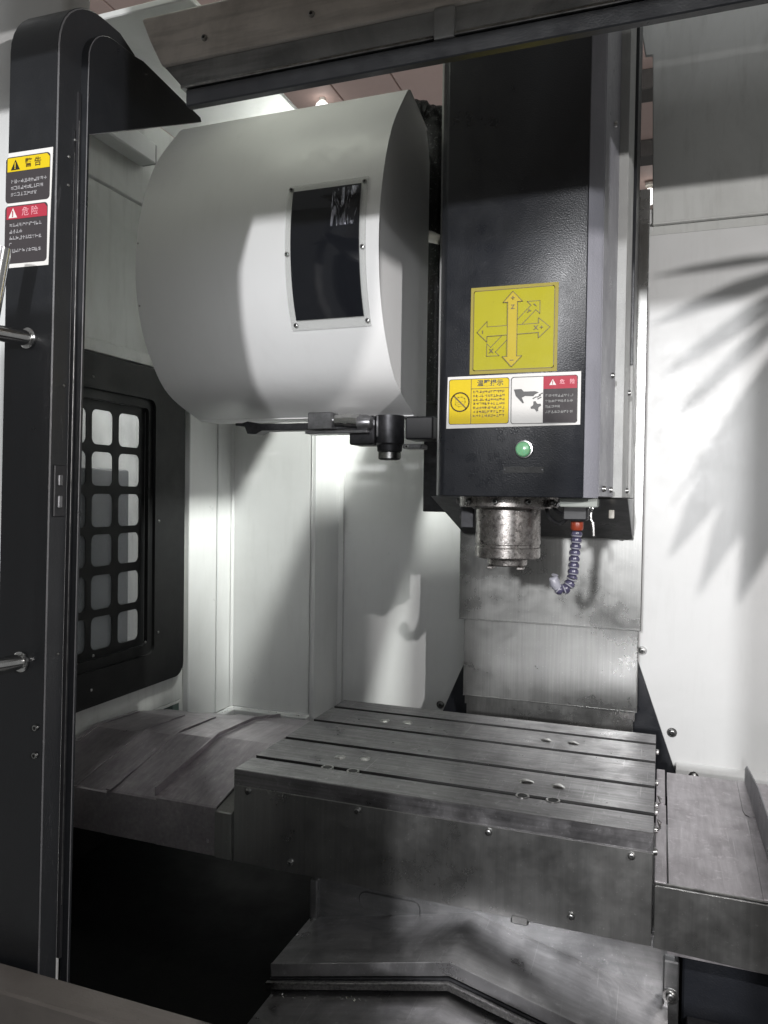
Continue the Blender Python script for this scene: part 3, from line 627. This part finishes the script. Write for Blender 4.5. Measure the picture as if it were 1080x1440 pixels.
# ---- spindle
SX, SY = -0.270, 0.262
sd = obj('spindle', lt([(0.0605, 0.4640), (0.0605, 0.400), (0.0592, 0.3985), (0.0592, 0.394), (0.0605, 0.3925), (0.0605, 0.3755), (0.058, 0.373), (0.040, 0.3725), (0.037, 0.370), (0.0365, 0.3605), (0.034, 0.358), (0.022, 0.358), (0.016, 0.385)], (SX, SY, 0), 'Z', 56), 'spindle', sh)
obj('flange', lt([(0.092, 0.4872), (0.092, 0.4700), (0.090, 0.4675), (0.070, 0.4670), (0.066, 0.4642), (0.060, 0.4640)], (SX, SY, 0), 'Z', 56), 'spindle', sd)
for k in range(10):
    a = 2*PI*k/10 + .25; place(bpy.data.objects.new('flange_bolt', SCREW), sd, (SX + .0925*math.cos(a), SY + .0925*math.sin(a), 0.4785), (0, 0, a + PI/2))
for s in (-1, 1): obj('drive_key', box(SX + s*.028 - .006, SX + s*.028 + .006, SY - .028, SY - .006, 0.3525, 0.358, 0.0012), 'spindle', sd)
obj('mount_block', box(-0.372, -0.345, 0.30, 0.36, 0.425, 0.4868, 0.002), 'darksteel', sh); screw(sh, (-0.372, 0.318, 0.447), SCREW, (0, 0, -PI/2))
# ---- coolant nozzle
cn = obj('coolant_nozzle', box(-0.163, -0.120, 0.205, 0.245, 0.447, 0.484, 0.003), 'rubber', sh)
obj('clear_bracket', box(-0.162, -0.100, 0.150, 0.20, 0.4715, 0.4865, 0.002), 'clear', cn)
obj('orange_collar', lt([(0.0105, 0.445), (0.0112, 0.443), (0.0112, 0.432), (0.0095, 0.429)], (-0.1405, 0.235, 0), 'Z', 20), 'orange', cn)
path = catmull([(-0.1405, .235, .428), (-0.1415, .234, .408), (-0.1435, .232, .385), (-0.1445, .230, .362), (-0.147, .228, .342), (-0.1545, .224, .327), (-0.164, .22, .322), (-0.172, .217, .326)], 8)
tot = [0]
for a, b in zip(path[:-1], path[1:]): tot.append(tot[-1] + (b-a).length)
def at_len(s):
    for i in range(len(tot)-1):
        if tot[i+1] >= s: return path[i].lerp(path[i+1], (s - tot[i]) / max(1e-9, tot[i+1]-tot[i]))
    return path[-1]
NS = 11; step = tot[-1]/NS
for k in range(NS):
    a = at_len(k*step); m_ = at_len((k+.5)*step); b = at_len((k+1)*step); bm = bmesh.new()
    tube(bm, [a, a.lerp(m_, .35), m_, m_.lerp(b, .5), b, b + (b-a)*.12], [.0062, .0092, .0100, .0094, .0068, .0058], 16); obj('hose_segment', bm, 'purple', cn)
    ringm = bmesh.new(); tube(ringm, [m_.lerp(b, .45), m_.lerp(b, .8)], [.0097, .0088], 16); obj('segment_rim', ringm, 'hosegrey', cn)
e = path[-1]; d = (path[-1]-path[-4]).normalized(); bm = bmesh.new(); tube(bm, [e - d*.002, e + d*.004 + Vector((0, 0, .004)), e + d*.008 + Vector((.002, 0, .012)), e + d*.009 + Vector((.004, -.002, .018))], [.0075, .0098, .0090, .0062], 14); obj('nozzle_tip', bm, 'hosegrey', cn)
bm = bmesh.new(); tube(bm, catmull([(-0.119, .232, .468), (-0.1165, .229, .4755), (-0.1135, .226, .470), (-0.1165, .224, .456), (-0.112, .222, .440), (-0.1105, .221, .420)], 5), .0024, 8); obj('valve_lever', bm, 'chrome', cn)
bm = bmesh.new(); tube(bm, catmull([(-0.19, .26, .476), (-0.178, .25, .462), (-0.165, .24, .458), (-0.157, .235, .466)], 6), .0035, 10); obj('supply_hose', bm, 'rubber', cn)
bm = bmesh.new(); tube(bm, catmull([(-0.20, .265, .470), (-0.19, .25, .450), (-0.172, .24, .440), (-0.158, .235, .449)], 6), .0035, 10); obj('supply_hose', bm, 'rubber', cn)
bm = bmesh.new(); tube(bm, catmull([(-0.195, .255, .476), (-0.185, .245, .477), (-0.175, .24, .474)], 4), .0045, 10); obj('hose_fitting', bm, 'midsteel', cn)
obj('connector', box(-0.098, -0.0875, 0.42, 0.43, 0.447, 0.464, 0.001), 'plastic_white', sh)

# ================================================================== TOOL MAGAZINE
mg = thing('tool_magazine', 'large white curved tool magazine cover with a dark inspection window', 'tool magazine', (-0.74, 0.3, 0.65))
prof = [(p.x, p.y) for p in catmull([Vector((.345, .650)), Vector((.220, .697)), Vector((.156, .765)), Vector((.118, .85)), Vector((.107, .955)), Vector((.124, 1.06)), Vector((.170, 1.168)), Vector((.252, 1.272))], 7)]
front = prof + [(0.262, 1.281), (0.275, 1.286)]
XL, XR = -1.0, -0.48
obj('curved_cover', sheet(front + [(0.39, 1.262)], 'X', XL, XR, -0.004), 'cover_white', mg)
capp = [(p[0]+.0035 if p[0] < .3 else p[0], p[1]) for p in front] + [(0.388, 1.255), (0.412, 1.20), (0.412, 0.652)]
capp[0] = (0.345, 0.6535)
obj('end_plate', pr(capp, 'X', XR - .003, XR - .0005), 'cover_white', mg)
obj('end_plate', pr(capp, 'X', XL + .0005, XL + .003), 'cover_white', mg)
obj('bottom_plate', box(XL + .004, XR - .004, 0.335, 0.41, 0.6515, 0.655, 0.0), 'cover_white', mg)
obj('rear_occluder', box(-1.10, -0.76, 0.414, 0.79, 1.15, 1.255, 0.004), 'cover_white', mg)  # added behind the cover, sized to cut the left edge of the light band
obj('mount_occluder', box(-0.58, -0.50, 0.414, 0.79, 1.05, 1.25, 0.004), 'darksteel', mg)  # added behind the cover, sized to part the light bands on the wall
def surf_at(z, off):   # point on the curved cover at height z, pushed outwards by off
    for a, b in zip(prof[:-1], prof[1:]):
        if a[1] <= z <= b[1]:
            t = (z-a[1])/(b[1]-a[1]); y = a[0] + t*(b[0]-a[0]); d = Vector((b[0]-a[0], b[1]-a[1])).normalized(); return (y - d.y*off, z + d.x*off)
def curved_panel(x0, x1, z0, z1, o0, o1, mat, name, parent, n=16, skew=0.0):
    bm = bmesh.new(); g = []
    for off in (o0, o1):
        for xx in (0, 1):
            g.append([bm.verts.new(((x1 if xx else x0) + skew*(k/n), *surf_at(z0 + (z1-z0)*k/n, off))) for k in range(n+1)])
    for k in range(n):
        bm.faces.new((g[2][k], g[3][k], g[3][k+1], g[2][k+1])); bm.faces.new((g[0][k], g[2][k], g[2][k+1], g[0][k+1])); bm.faces.new((g[1][k], g[3][k], g[3][k+1], g[1][k+1])); bm.faces.new((g[0][k], g[1][k], g[1][k+1], g[0][k+1]))
    bm.faces.new((g[0][0], g[1][0], g[3][0], g[2][0])); bm.faces.new((g[0][n], g[1][n], g[3][n], g[2][n]))
    bmesh.ops.recalc_face_normals(bm, faces=bm.faces[:]); return obj(name, bm, mat, parent)
iw = curved_panel(-0.6625, -0.503, 0.797, 1.060, 0.0006, 0.0036, 'acrylic', 'inspection_window', mg, skew=-.003)
iw['label'] = 'dark inspection window under clear plastic rim'
curved_panel(-0.650, -0.514, 0.814, 1.047, 0.0038, 0.0050, 'pane', 'dark_pane', iw, skew=-.004)
curved_panel(-0.572, -0.522, 0.972, 1.043, 0.0053, 0.0060, 'film', 'wrinkled_film', iw)
for xx, zz in ((-0.6585, 1.052), (-0.512, 1.050), (-0.6595, 0.930), (-0.5095, 0.930), (-0.6525, 0.806), (-0.508, 0.806)):
    y_, z_ = surf_at(zz, 0.0038); place(bpy.data.objects.new('screw', SCREW_S), iw, (xx, y_, z_))
for zz in (0.985, 0.862): y_, z_ = surf_at(zz, 0.0); obj('rivet', lt([(0.0022, 0), (0.0016, -.0015)], (XL + .004, y_, z_), 'Y', 8), 'bolt', mg)

# tool change arm under the magazine
ta = thing('tool_change_arm', 'dark tool changer arm with steel gripper under the white magazine', 'tool arm', (-0.6, 0.3, 0.6))
obj('arm_bar', pr([(-0.875, 0.6395), (-0.858, 0.6395), (-0.845, 0.643), (-0.81, 0.637), (-0.60, 0.637), (-0.60, 0.6225), (-0.81, 0.6225), (-0.825, 0.615), (-0.845, 0.616), (-0.852, 0.632), (-0.875, 0.634)], 'Y', 0.285, 0.325, 0.0012), 'darksteel', ta)
obj('gripper', box(-0.690, -0.636, 0.262, 0.300, 0.6205, 0.6560, 0.002), 'midsteel', ta)
obj('finger_plate', box(-0.700, -0.56, 0.27, 0.32, 0.6125, 0.6195, 0.0015), 'midsteel', ta)
obj('plunger', (lambda bm: (tube(bm, [(-0.636, .28, .640), (-0.612, .28, .640), (-0.612, .28, .640), (-0.58, .28, .638)], [.012, .012, .014, .014], 18), bm)[1])(bmesh.new()), 'chrome', ta)
obj('plunger_cap', (lambda bm: (tube(bm, [(-0.582, .28, .634), (-0.565, .28, .634), (-0.555, .28, .634), (-0.55, .28, .634)], [.0165, .0165, .013, .006], 18), bm)[1])(bmesh.new()), 'midsteel', ta)
obj('block', box(-0.606, -0.552, 0.285, 0.35, 0.590, 0.6495, 0.003), 'darksteel', ta)
obj('block', box(-0.550, -0.520, 0.29, 0.36, 0.605, 0.6505, 0.002), 'midsteel', ta)
pot = obj('tool_pot', lt([(0.030, 0.6505), (0.030, 0.594), (0.0265, 0.590), (0.0255, 0.578), (0.0225, 0.576), (0.0225, 0.562), (0.019, 0.560)], (-0.528, 0.315, 0), 'Z', 28), 'darksteel', ta)
obj('pot_ring', lt([(0.0235, 0.575), (0.0235, 0.563), (0.015, 0.5625)], (-0.528, 0.315, 0), 'Z', 28), 'bolt', pot)
obj('carrier', box(-0.50, -0.44, 0.33, 0.40, 0.603, 0.65, 0.003), 'rubber', ta)
obj('carrier', box(-0.495, -0.455, 0.30, 0.345, 0.582, 0.592, 0.002), 'midsteel', ta)
screw(ta, (-0.486, 0.30, 0.5865), SCREW_S)

# sleeved cables between magazine and head
cb = thing('cable_bundle', 'speckled black sleeved cables squeezed between magazine and spindle head', 'cables', (-0.49, 0.5, 0.9))
for dx, dy, r0 in ((-.018, 0, .022), (.012, .03, .02)):
    bm = bmesh.new(); pts = catmull([(-0.545+dx, .46+dy, 1.318), (-0.515+dx, .48+dy, 1.352), (-0.490+dx, .5+dy, 1.335), (-0.480+dx, .50+dy, 1.26), (-0.488+dx, .5+dy, 1.12), (-0.480+dx, .5+dy, .98), (-0.485+dx, .5+dy, .7)], 8)
    tube(bm, pts, [r0*(1 + .10*math.sin(i*1.9)) for i in range(len(pts))], 14); obj('sleeve', bm, 'braid', cb)
bm = bmesh.new(); tube(bm, catmull([(-0.520, .462, 1.052), (-0.500, .455, 1.060), (-0.478, .45, 1.052), (-0.465, .45, 1.046)], 5), [.009, .012, .013, .013, .013, .013, .012, .012, .012, .012, .011, .011, .011, .010, .010, .010], 12); obj('cable_tie_tag', bm, 'plastic_white', cb)
obj('cable_plate', box(-0.53, -0.41, 0.56, 0.57, 0.45, 1.22, 0.002), 'darksteel', cb)

# ================================================================== WORK TABLE
W = 0.6985
tb = thing('work_table', 'wide steel machine table with four T-slots below the spindle', 'table', (-W/2, 0.25, -0.165))
slots = [0.0713, 0.1913, 0.3219, 0.4329]; hw = 0.0068
pf = [(0.001, -0.150), (0.0, -0.0015), (0.0015, 0.0)]
for s in slots: pf += [(s-hw, 0.0), (s-hw, -0.016), (s-hw*1.7, -0.016), (s-hw*1.7, -0.026), (s+hw*1.7, -0.026), (s+hw*1.7, -0.016), (s+hw, -0.016), (s+hw, 0.0)]
pf += [(0.4985, 0.0), (0.50, -0.0015), (0.50, -0.150)]
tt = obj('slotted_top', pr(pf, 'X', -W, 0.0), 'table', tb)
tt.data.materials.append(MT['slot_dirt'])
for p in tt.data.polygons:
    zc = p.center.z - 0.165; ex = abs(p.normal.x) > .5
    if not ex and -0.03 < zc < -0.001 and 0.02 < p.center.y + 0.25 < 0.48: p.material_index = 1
ap = obj('apron', pr([(-0.6965, -0.162), (0.0, -0.1655), (0.0, -0.0285), (-0.6965, -0.0265)], 'Y', -0.0005, -0.0035, 0.0008), 'apron', tb)
obj('apron_foot', box(-0.205, -0.178, -0.004, 0.006, -0.1725, -0.158, .002), 'apron', tb)
for p in ((-0.6681, -0.034), (-0.4617, -0.0363), (-0.2419, -0.0362), (-0.0295, -0.0365), (-0.585, -0.1451), (-0.1141, -0.1435)): screw(ap, (p[0], -0.0035, p[1]), SCREW, name='bolt')
obj('underside', box(-W+.01, -0.004, 0.012, 0.492, -0.166, -0.1505, 0), 'saddle', tb)
for x_, y_ in ((-0.207, .135), (-0.153, .1327), (-0.207, .375), (-0.154, .3775), (-0.55, .126), (-0.504, .136), (-0.502, .3825), (-0.552, .375)):
    bm = bmesh.new(); n = 18; rnd = random.Random(x_*7+y_); top = bm.verts.new((x_, y_, .0022)); ph = rnd.random()*6
    r1 = [bm.verts.new((x_ + (.0098 + .0016*math.sin(2*k*2*PI/n+ph))*math.cos(2*PI*k/n), y_ + (.0098 + .0016*math.sin(3*k*2*PI/n+ph))*math.sin(2*PI*k/n), .0012)) for k in range(n)]
    r2 = [bm.verts.new((x_ + (v.co.x-x_)*1.22, y_ + (v.co.y-y_)*1.22, .0001)) for v in r1]
    for k in range(n): j = (k+1) % n; bm.faces.new((top, r1[k], r1[j])); bm.faces.new((r1[k], r2[k], r2[j], r1[j]))
    obj('hole_plug', bm, 'plug', tb)
for x_, y_ in ((-0.2024, .0735), (-0.1534, .0735), (-0.5499, .0735), (-0.5008, .0735)):
    obj('slot_pocket', lt([(0.0115, -.003), (0.0115, .0006), (0.0095, .0010), (0.0085, .0006), (0.0075, -.004)], (x_, y_ - .004, 0), 'Z', 20), 'plug', tb)
    obj('pocket_floor', lt([(0.0082, .0003), (0.0080, .0008)], (x_, y_ - .004, 0), 'Z', 18), 'socket', tb)

# right way cover
rc = thing('right_way_cover', 'flat stained steel cover plate at the right end of the table', 'way cover', (0.09, 0.24, -0.17))
obj('top_plate', sheet([(0.0, -0.172), (0.0, -0.0745), (0.002, -0.0725), (0.484, -0.0725), (0.486, -0.0745), (0.486, -0.12)], 'X', 0.0225, 0.36, 0.002), 'way_x', rc)
obj('end_flange', box(0.0025, 0.0200, 0.0, 0.30, -0.0745, -0.0685, 0.001), 'way_x', rc)
obj('end_flange', box(0.0025, 0.0185, 0.302, 0.486, -0.0745, -0.0660, 0.001), 'way_x', rc)
obj('front_skirt', pr([(0.0035, -0.1665), (0.36, -0.1785), (0.36, -0.0750), (0.0035, -0.0750)], 'Y', -0.0008, -0.0030, 0.0006), 'apron', rc)
obj('edge_bead', box(0.0035, 0.36, -0.0034, 0.0010, -0.0748, -0.0700, 0.0012), 'bolt', rc)
obj('wiper_sheet', pr([(0.1512, 0.31), (0.1490, 0.33), (0.1640-.012, 0.486), (0.176, 0.486), (0.176, 0.305), (0.158, 0.302)], 'Z', -0.0722, -0.0690, 0.0008), 'way_x', rc)
obj('wiper_sheet', pr([(0.146, 0.002), (0.1535, 0.285), (0.1575, 0.292), (0.19, 0.292), (0.19, 0.002)], 'Z', -0.0722, -0.0692, 0.0008), 'way_x', rc)
lip = bmesh.new()
prism(lip, [(0.49, -0.0685), (0.49, -0.045), (0.46, -0.030), (0.28, -0.008), (0.0, -0.006), (0.0, -0.0685)], 'X', 0.1668, 0.1692, 0.0005); obj('upright_lip', lip, 'grey_coat', rc)
obj('next_plate', box(0.172, 0.6, 0.0, 0.47, -0.0815, -0.0640, 0.001), 'way_x', rc)
for y_, z_ in ((0.455, -.022), (0.31, -.034), (0.205, -.036), (0.165, -.032), (0.098, -.034), (0.008, -.030)): screw(rc, (0.0008, y_, z_), SCREW, R_PX)
for y_ in (0.222, 0.118, 0.112):
    bm = bmesh.new(); tube(bm, [(0.004, y_-.006, -.040), (0.010, y_, -.036), (0.006, y_+.006, -.028), (0.011, y_+.010, -.034)], .0014, 6); obj('swarf_curl', bm, 'swarf', rc)

# left way cover: telescoping segments
lc = thing('left_way_cover', 'telescopic dusty steel cover segments left of the table', 'way cover', (-0.95, 0.24, -0.17))
def segprof(dz, y0): return [(y0, -0.162 - dz*.2), (y0, -0.076-dz), (y0+.003, -0.073-dz), (0.2137, -0.0245-dz), (0.3635, -0.0312-dz), (0.49, -0.058-dz), (0.492, -0.11)]
for k, (x0, x1, dz) in enumerate(((-0.8635, -0.735, 0.0), (-0.977, -0.855, 0.005), (-1.062, -0.97, 0.010), (-1.19, -1.05, 0.015))):
    o = obj('segment', sheet(segprof(dz, 0.0 + k*.003), 'X', x0, x1, -0.002), 'way_l', lc, sm=False)
    if k == 0:
        obj('raised_lip', pr([(-.0, -.073), (-.0, -.056), (.2137, -.016), (.3635, -.0228), (.49, -.049), (.49, -.057), (.3635, -.030), (.2137, -.0235)], 'X', x0 - .0025, x0 + .0005), 'way_l', o)
    else:
        obj('edge_hem', pr([(.001, -.0705-dz), (.2137, -.0235-dz), (.24, -.022-dz), (.3635, -.0287-dz), (.3635, -.0307-dz), (.24, -.0240-dz), (.2137, -.0255-dz), (.001, -.0725-dz)], 'X', x0, x0 + .012), 'way_l', o)
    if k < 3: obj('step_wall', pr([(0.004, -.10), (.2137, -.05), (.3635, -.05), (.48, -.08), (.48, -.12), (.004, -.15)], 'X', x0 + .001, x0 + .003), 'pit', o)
obj('end_segment', sheet(segprof(0.004, -.002), 'X', -0.733, -0.7015, -0.002), 'apron', lc)
obj('end_hem', box(-0.735, -0.7010, -0.006, 0.0, -0.160, -0.079, .001), 'apron', lc)

# saddle and front cover under the table
sd_ = thing('saddle', 'oily grey cast saddle beneath the machine table', 'saddle', (-0.26, 0.3, -0.44))
obj('body', box(-0.566, 0.040, 0.05, 0.46, -0.285, -0.1665, 0.003), 'saddle', sd_)
obj('front_plate', pr([(-0.560, -0.283), (-0.30, -0.232), (0.036, -0.285), (0.036, -0.172), (-0.560, -0.172)], 'Y', 0.0495, 0.044, 0.002), 'saddle', sd_)
obj('plate_panel', pr(rrect(-0.475, -0.365, -0.226, -0.195, 0.012), 'Y', 0.0437, 0.041, 0.001), 'saddle', sd_)
obj('corner_post', box(0.018, 0.040, 0.030, 0.0495, -0.30, -0.20, 0.002), 'saddle', sd_); screw(sd_, (0.029, 0.030, -0.252), SCREW_B)
obj('corner_post', box(-0.566, -0.552, 0.036, 0.0495, -0.282, -0.19, 0.002), 'saddle', sd_); screw(sd_, (-0.559, 0.036, -0.262), SCREW)
obj('base', box(-0.55, 0.03, 0.10, 0.70, -0.44, -0.29, 0), 'pit', sd_)
bk = thing('side_guard', 'black guard panel below the right way cover', 'guard', (0.25, 0.2, -0.44))
obj('panel', box(0.046, 0.60, 0.07, 0.40, -0.44, -0.185, 0.003), 'head', bk)
obj('bracket', box(0.052, 0.10, 0.035, 0.0695, -0.335, -0.30, 0.002), 'darksteel', bk)

yc = thing('front_way_cover', 'peaked telescopic steel cover running forward under the table', 'way cover', (-0.27, -0.1, -0.44))
def gable(dz, inset): return [(-0.5675+inset, -0.2613-dz-inset*.0), (-0.2753, -0.1940-dz), (0.0250-inset, -0.2680-dz)]
def gseg(dz, inset, y0, y1, mat, nm, t=0.002):
    g = gable(dz, inset); return obj(nm, sheet([(g[0][0], g[0][1]-.05), g[0], g[1], g[2], (g[2][0], g[2][1]-.05)], 'Y', y0, y1, -t), mat, yc)
s1 = gseg(0.0, 0.0, -0.10, 0.12, 'ycover', 'segment')
def gband(dz0, dz1, y0, y1, mat, nm, parent, ins=0.0):
    a = gable(dz0, ins); b = gable(dz1, ins); return obj(nm, pr([a[0], a[1], a[2], b[2], b[1], b[0]], 'Y', y0, y1, 0.0008), mat, parent)
gband(-0.002, 0.019, -0.1035, -0.1002, 'ycover', 'front_lip', s1)
gband(0.0235, 0.0350, -0.1135, -0.1065, 'plug', 'wiper_bead', s1, -.004)
gband(0.0225, 0.0262, -0.1160, -0.1137, 'plug', 'wiper_fold', s1, -.004)
gband(0.020, 0.036, -0.106, -0.1004, 'darksteel', 'wiper_strip', s1)
s2_ = gseg(0.040, 0.006, -0.30, -0.08, 'ycover', 'segment')
gband(0.038, 0.060, -0.3035, -0.3002, 'ycover', 'front_lip', s2_)
gseg(0.075, 0.012, -0.40, -0.28, 'ycover', 'segment')

# swarf chips left lying about
bm = bmesh.new(); rnd = random.Random(5)
def chip(x, y, z, s):
    a = rnd.random()*PI; p = Vector((x, y, z)); d = Vector((math.cos(a), math.sin(a), rnd.uniform(-.1, .5)))*s; n = Vector((-d.y, d.x, 0))*.35; h = Vector((0, 0, s*.4))
    v = [bm.verts.new(q) for q in (p-d+n, p+d*.2+n+h, p+d, p-d*.3-n+h)]; bm.faces.new((v[0], v[1], v[2])); bm.faces.new((v[0], v[2], v[3]))
for _ in range(46):
    xx = rnd.uniform(-0.565, -0.36) if rnd.random() < .7 else rnd.uniform(-.25, -.05)
    zz = -0.2613 + (xx+.5675)*.2303 if xx < -.2753 else -0.194 - (xx+.2753)*.2464
    chip(xx, -0.118 - rnd.random()*.015, zz - .0385, rnd.uniform(.0008, .0022))
for _ in range(40):
    if rnd.random() < .5: chip(rnd.uniform(-1.18, -.94), rnd.uniform(.772, .797), -.1415, rnd.uniform(.0015, .004))
    else: chip(rnd.uniform(-1.186, -1.160), rnd.uniform(.605, .765), -.1415, rnd.uniform(.0015, .004))
for _ in range(70): chip(rnd.uniform(-.69, -.01), rnd.uniform(.01, .49), .0004, rnd.uniform(.0006, .0018))
for _ in range(14): chip(rnd.uniform(-.66, -.60), rnd.uniform(-.20, -.05), -.4, rnd.uniform(.001, .0025))
for _ in range(26): chip(rnd.uniform(.005, .17), rnd.uniform(.01, .48), -.0718, rnd.uniform(.0006, .0016))
o = obj('swarf', bm, 'swarf', None, sm=False); tag(o, 'scattered bright metal chips on covers, ledge and table', 'swarf'); o['kind'] = 'stuff'

# ================================================================== lamp housing under the roof, and unseen things outside the frame, two added to block light
wl = thing('work_lamp', 'pale box lamp under the roof at the left wall', 'lamp', (-1.17, 0.3, 1.27))
obj('housing', box(-1.196, -1.150, 0.02, 0.372, 1.270, 1.32, 0.003), 'white', wl)
obj('end_cap', box(-1.194, -1.152, 0.3725, 0.380, 1.272, 1.318, 0.002), 'grey_light', wl)

cp = thing('right_light_block', 'added unseen light-blocking slab outside the opening on the right', 'light block', (0.19, -0.75, -0.9))  # added unseen, keeps side lamp light off the magazine and left wall
obj('blocker', box(0.085, 0.345, -0.78, -0.72, -0.3, 1.02, 0.01, 2), 'grey_light', cp)
obj('block_top', box(0.345, 0.505, -0.78, -0.72, 0.843, 1.02, 0.004, 2), 'grey_light', cp)  # shaped to shade the upper head from the side lamp
obj('block_low', box(0.346, 0.46, -0.78, -0.72, -0.3, 0.735, 0.006, 2), 'grey_light', cp)  # widened to keep side lamp light off the left back panel
obj('block_face', box(0.11, 0.27, -0.784, -0.7805, 0.6, 0.85, 0.002), 'pane', cp)
obj('stand', box(0.16, 0.22, -0.77, -0.725, -0.9, -0.305, 0.004), 'black', cp)

tc = thing('left_light_block', 'added unseen cabinet with drawers standing outside the opening on the left', 'blocker', (-0.54, -0.92, -0.9))  # added unseen, keeps front lamp light off the back recess
obj('body', box(-0.76, -0.345, -0.98, -0.865, -0.85, 0.765, 0.006, 2), 'grey_dark', tc)
for k in range(6):
    dw = obj('drawer', box(-0.745, -0.36, -0.9845, -0.9805, -0.80 + k*.25, -0.57 + k*.25, 0.002), 'grey_coat', tc)
    obj('pull', box(-0.62, -0.48, -0.995, -0.985, -0.62 + k*.25, -0.605 + k*.25, 0.002), 'chrome', dw)
for xx in (-0.74, -0.38): obj('caster', lt([(0.02, -0.008), (0.025, -0.006), (0.025, 0.006), (0.02, 0.008)], (xx, -0.92, -0.875), 'X', 16), 'rubber', tc)

S_ = Vector((0.83, -1.22, 0.80))
def on_ray(wx, wz, t): return S_.lerp(Vector((wx, 0.80, wz)), t)
pl = thing('fan_palm', 'potted fan palm standing outside on the right', 'plant', (0.98, -0.52, -0.9))
T = 0.40
hub = on_ray(0.40, 1.05, T)
rnd = random.Random(3); bm = bmesh.new()
tips = [(-0.03, 1.055, .026), (-0.036, 0.945, .052), (-0.036, 0.81, .050), (-0.02, 0.675, .034), (-0.004, 0.50, .024), (0.02, 0.36, .060), (0.075, 0.27, .056), (0.195, 0.27, .072), (0.30, 0.28, .075), (0.40, 0.32, .07)]
for wx, wz, fw in tips:
    tip = on_ray(wx + rnd.uniform(-.01, .01), wz + rnd.uniform(-.01, .01), T) + Vector((rnd.uniform(-.01, .01), rnd.uniform(-.02, .02), 0))
    d = tip - hub; side = Vector((-d.z, 0, d.x)).normalized(); wdt = d.length*fw*rnd.uniform(.95, 1.1); nrm = Vector((0, 1, 0))
    L_ = [0, .25, .55, .8, 1.0]; ws = [.16, .72, 1.0, .70, .03]
    rows_ = [[bm.verts.new(hub + d*l + side*wdt*w_*s + nrm*(.004*(1-abs(s))) + Vector((0, 0, -.012*l*l))) for s in (-1, 0, 1)] for l, w_ in zip(L_, ws)]
    for a, b in zip(rows_[:-1], rows_[1:]):
        for k in (0, 1): bm.faces.new((a[k], a[k+1], b[k+1], b[k]))
obj('frond', bm, 'leaf', pl)
bm = bmesh.new(); tube(bm, catmull([hub, hub + Vector((.06, .02, -.05)), (0.93, -0.5, 0.55), (0.98, -0.52, 0.0), (0.98, -0.52, -0.6)], 6), [.0025]*8 + [.004]*8 + [.007]*9, 8); obj('stem', bm, 'bark', pl)
obj('pot', lt([(0.09, -0.9), (0.12, -0.62), (0.125, -0.60), (0.11, -0.60), (0.10, -0.63)], (0.98, -0.52, 0), 'Z', 24), 'plastic_white', pl)
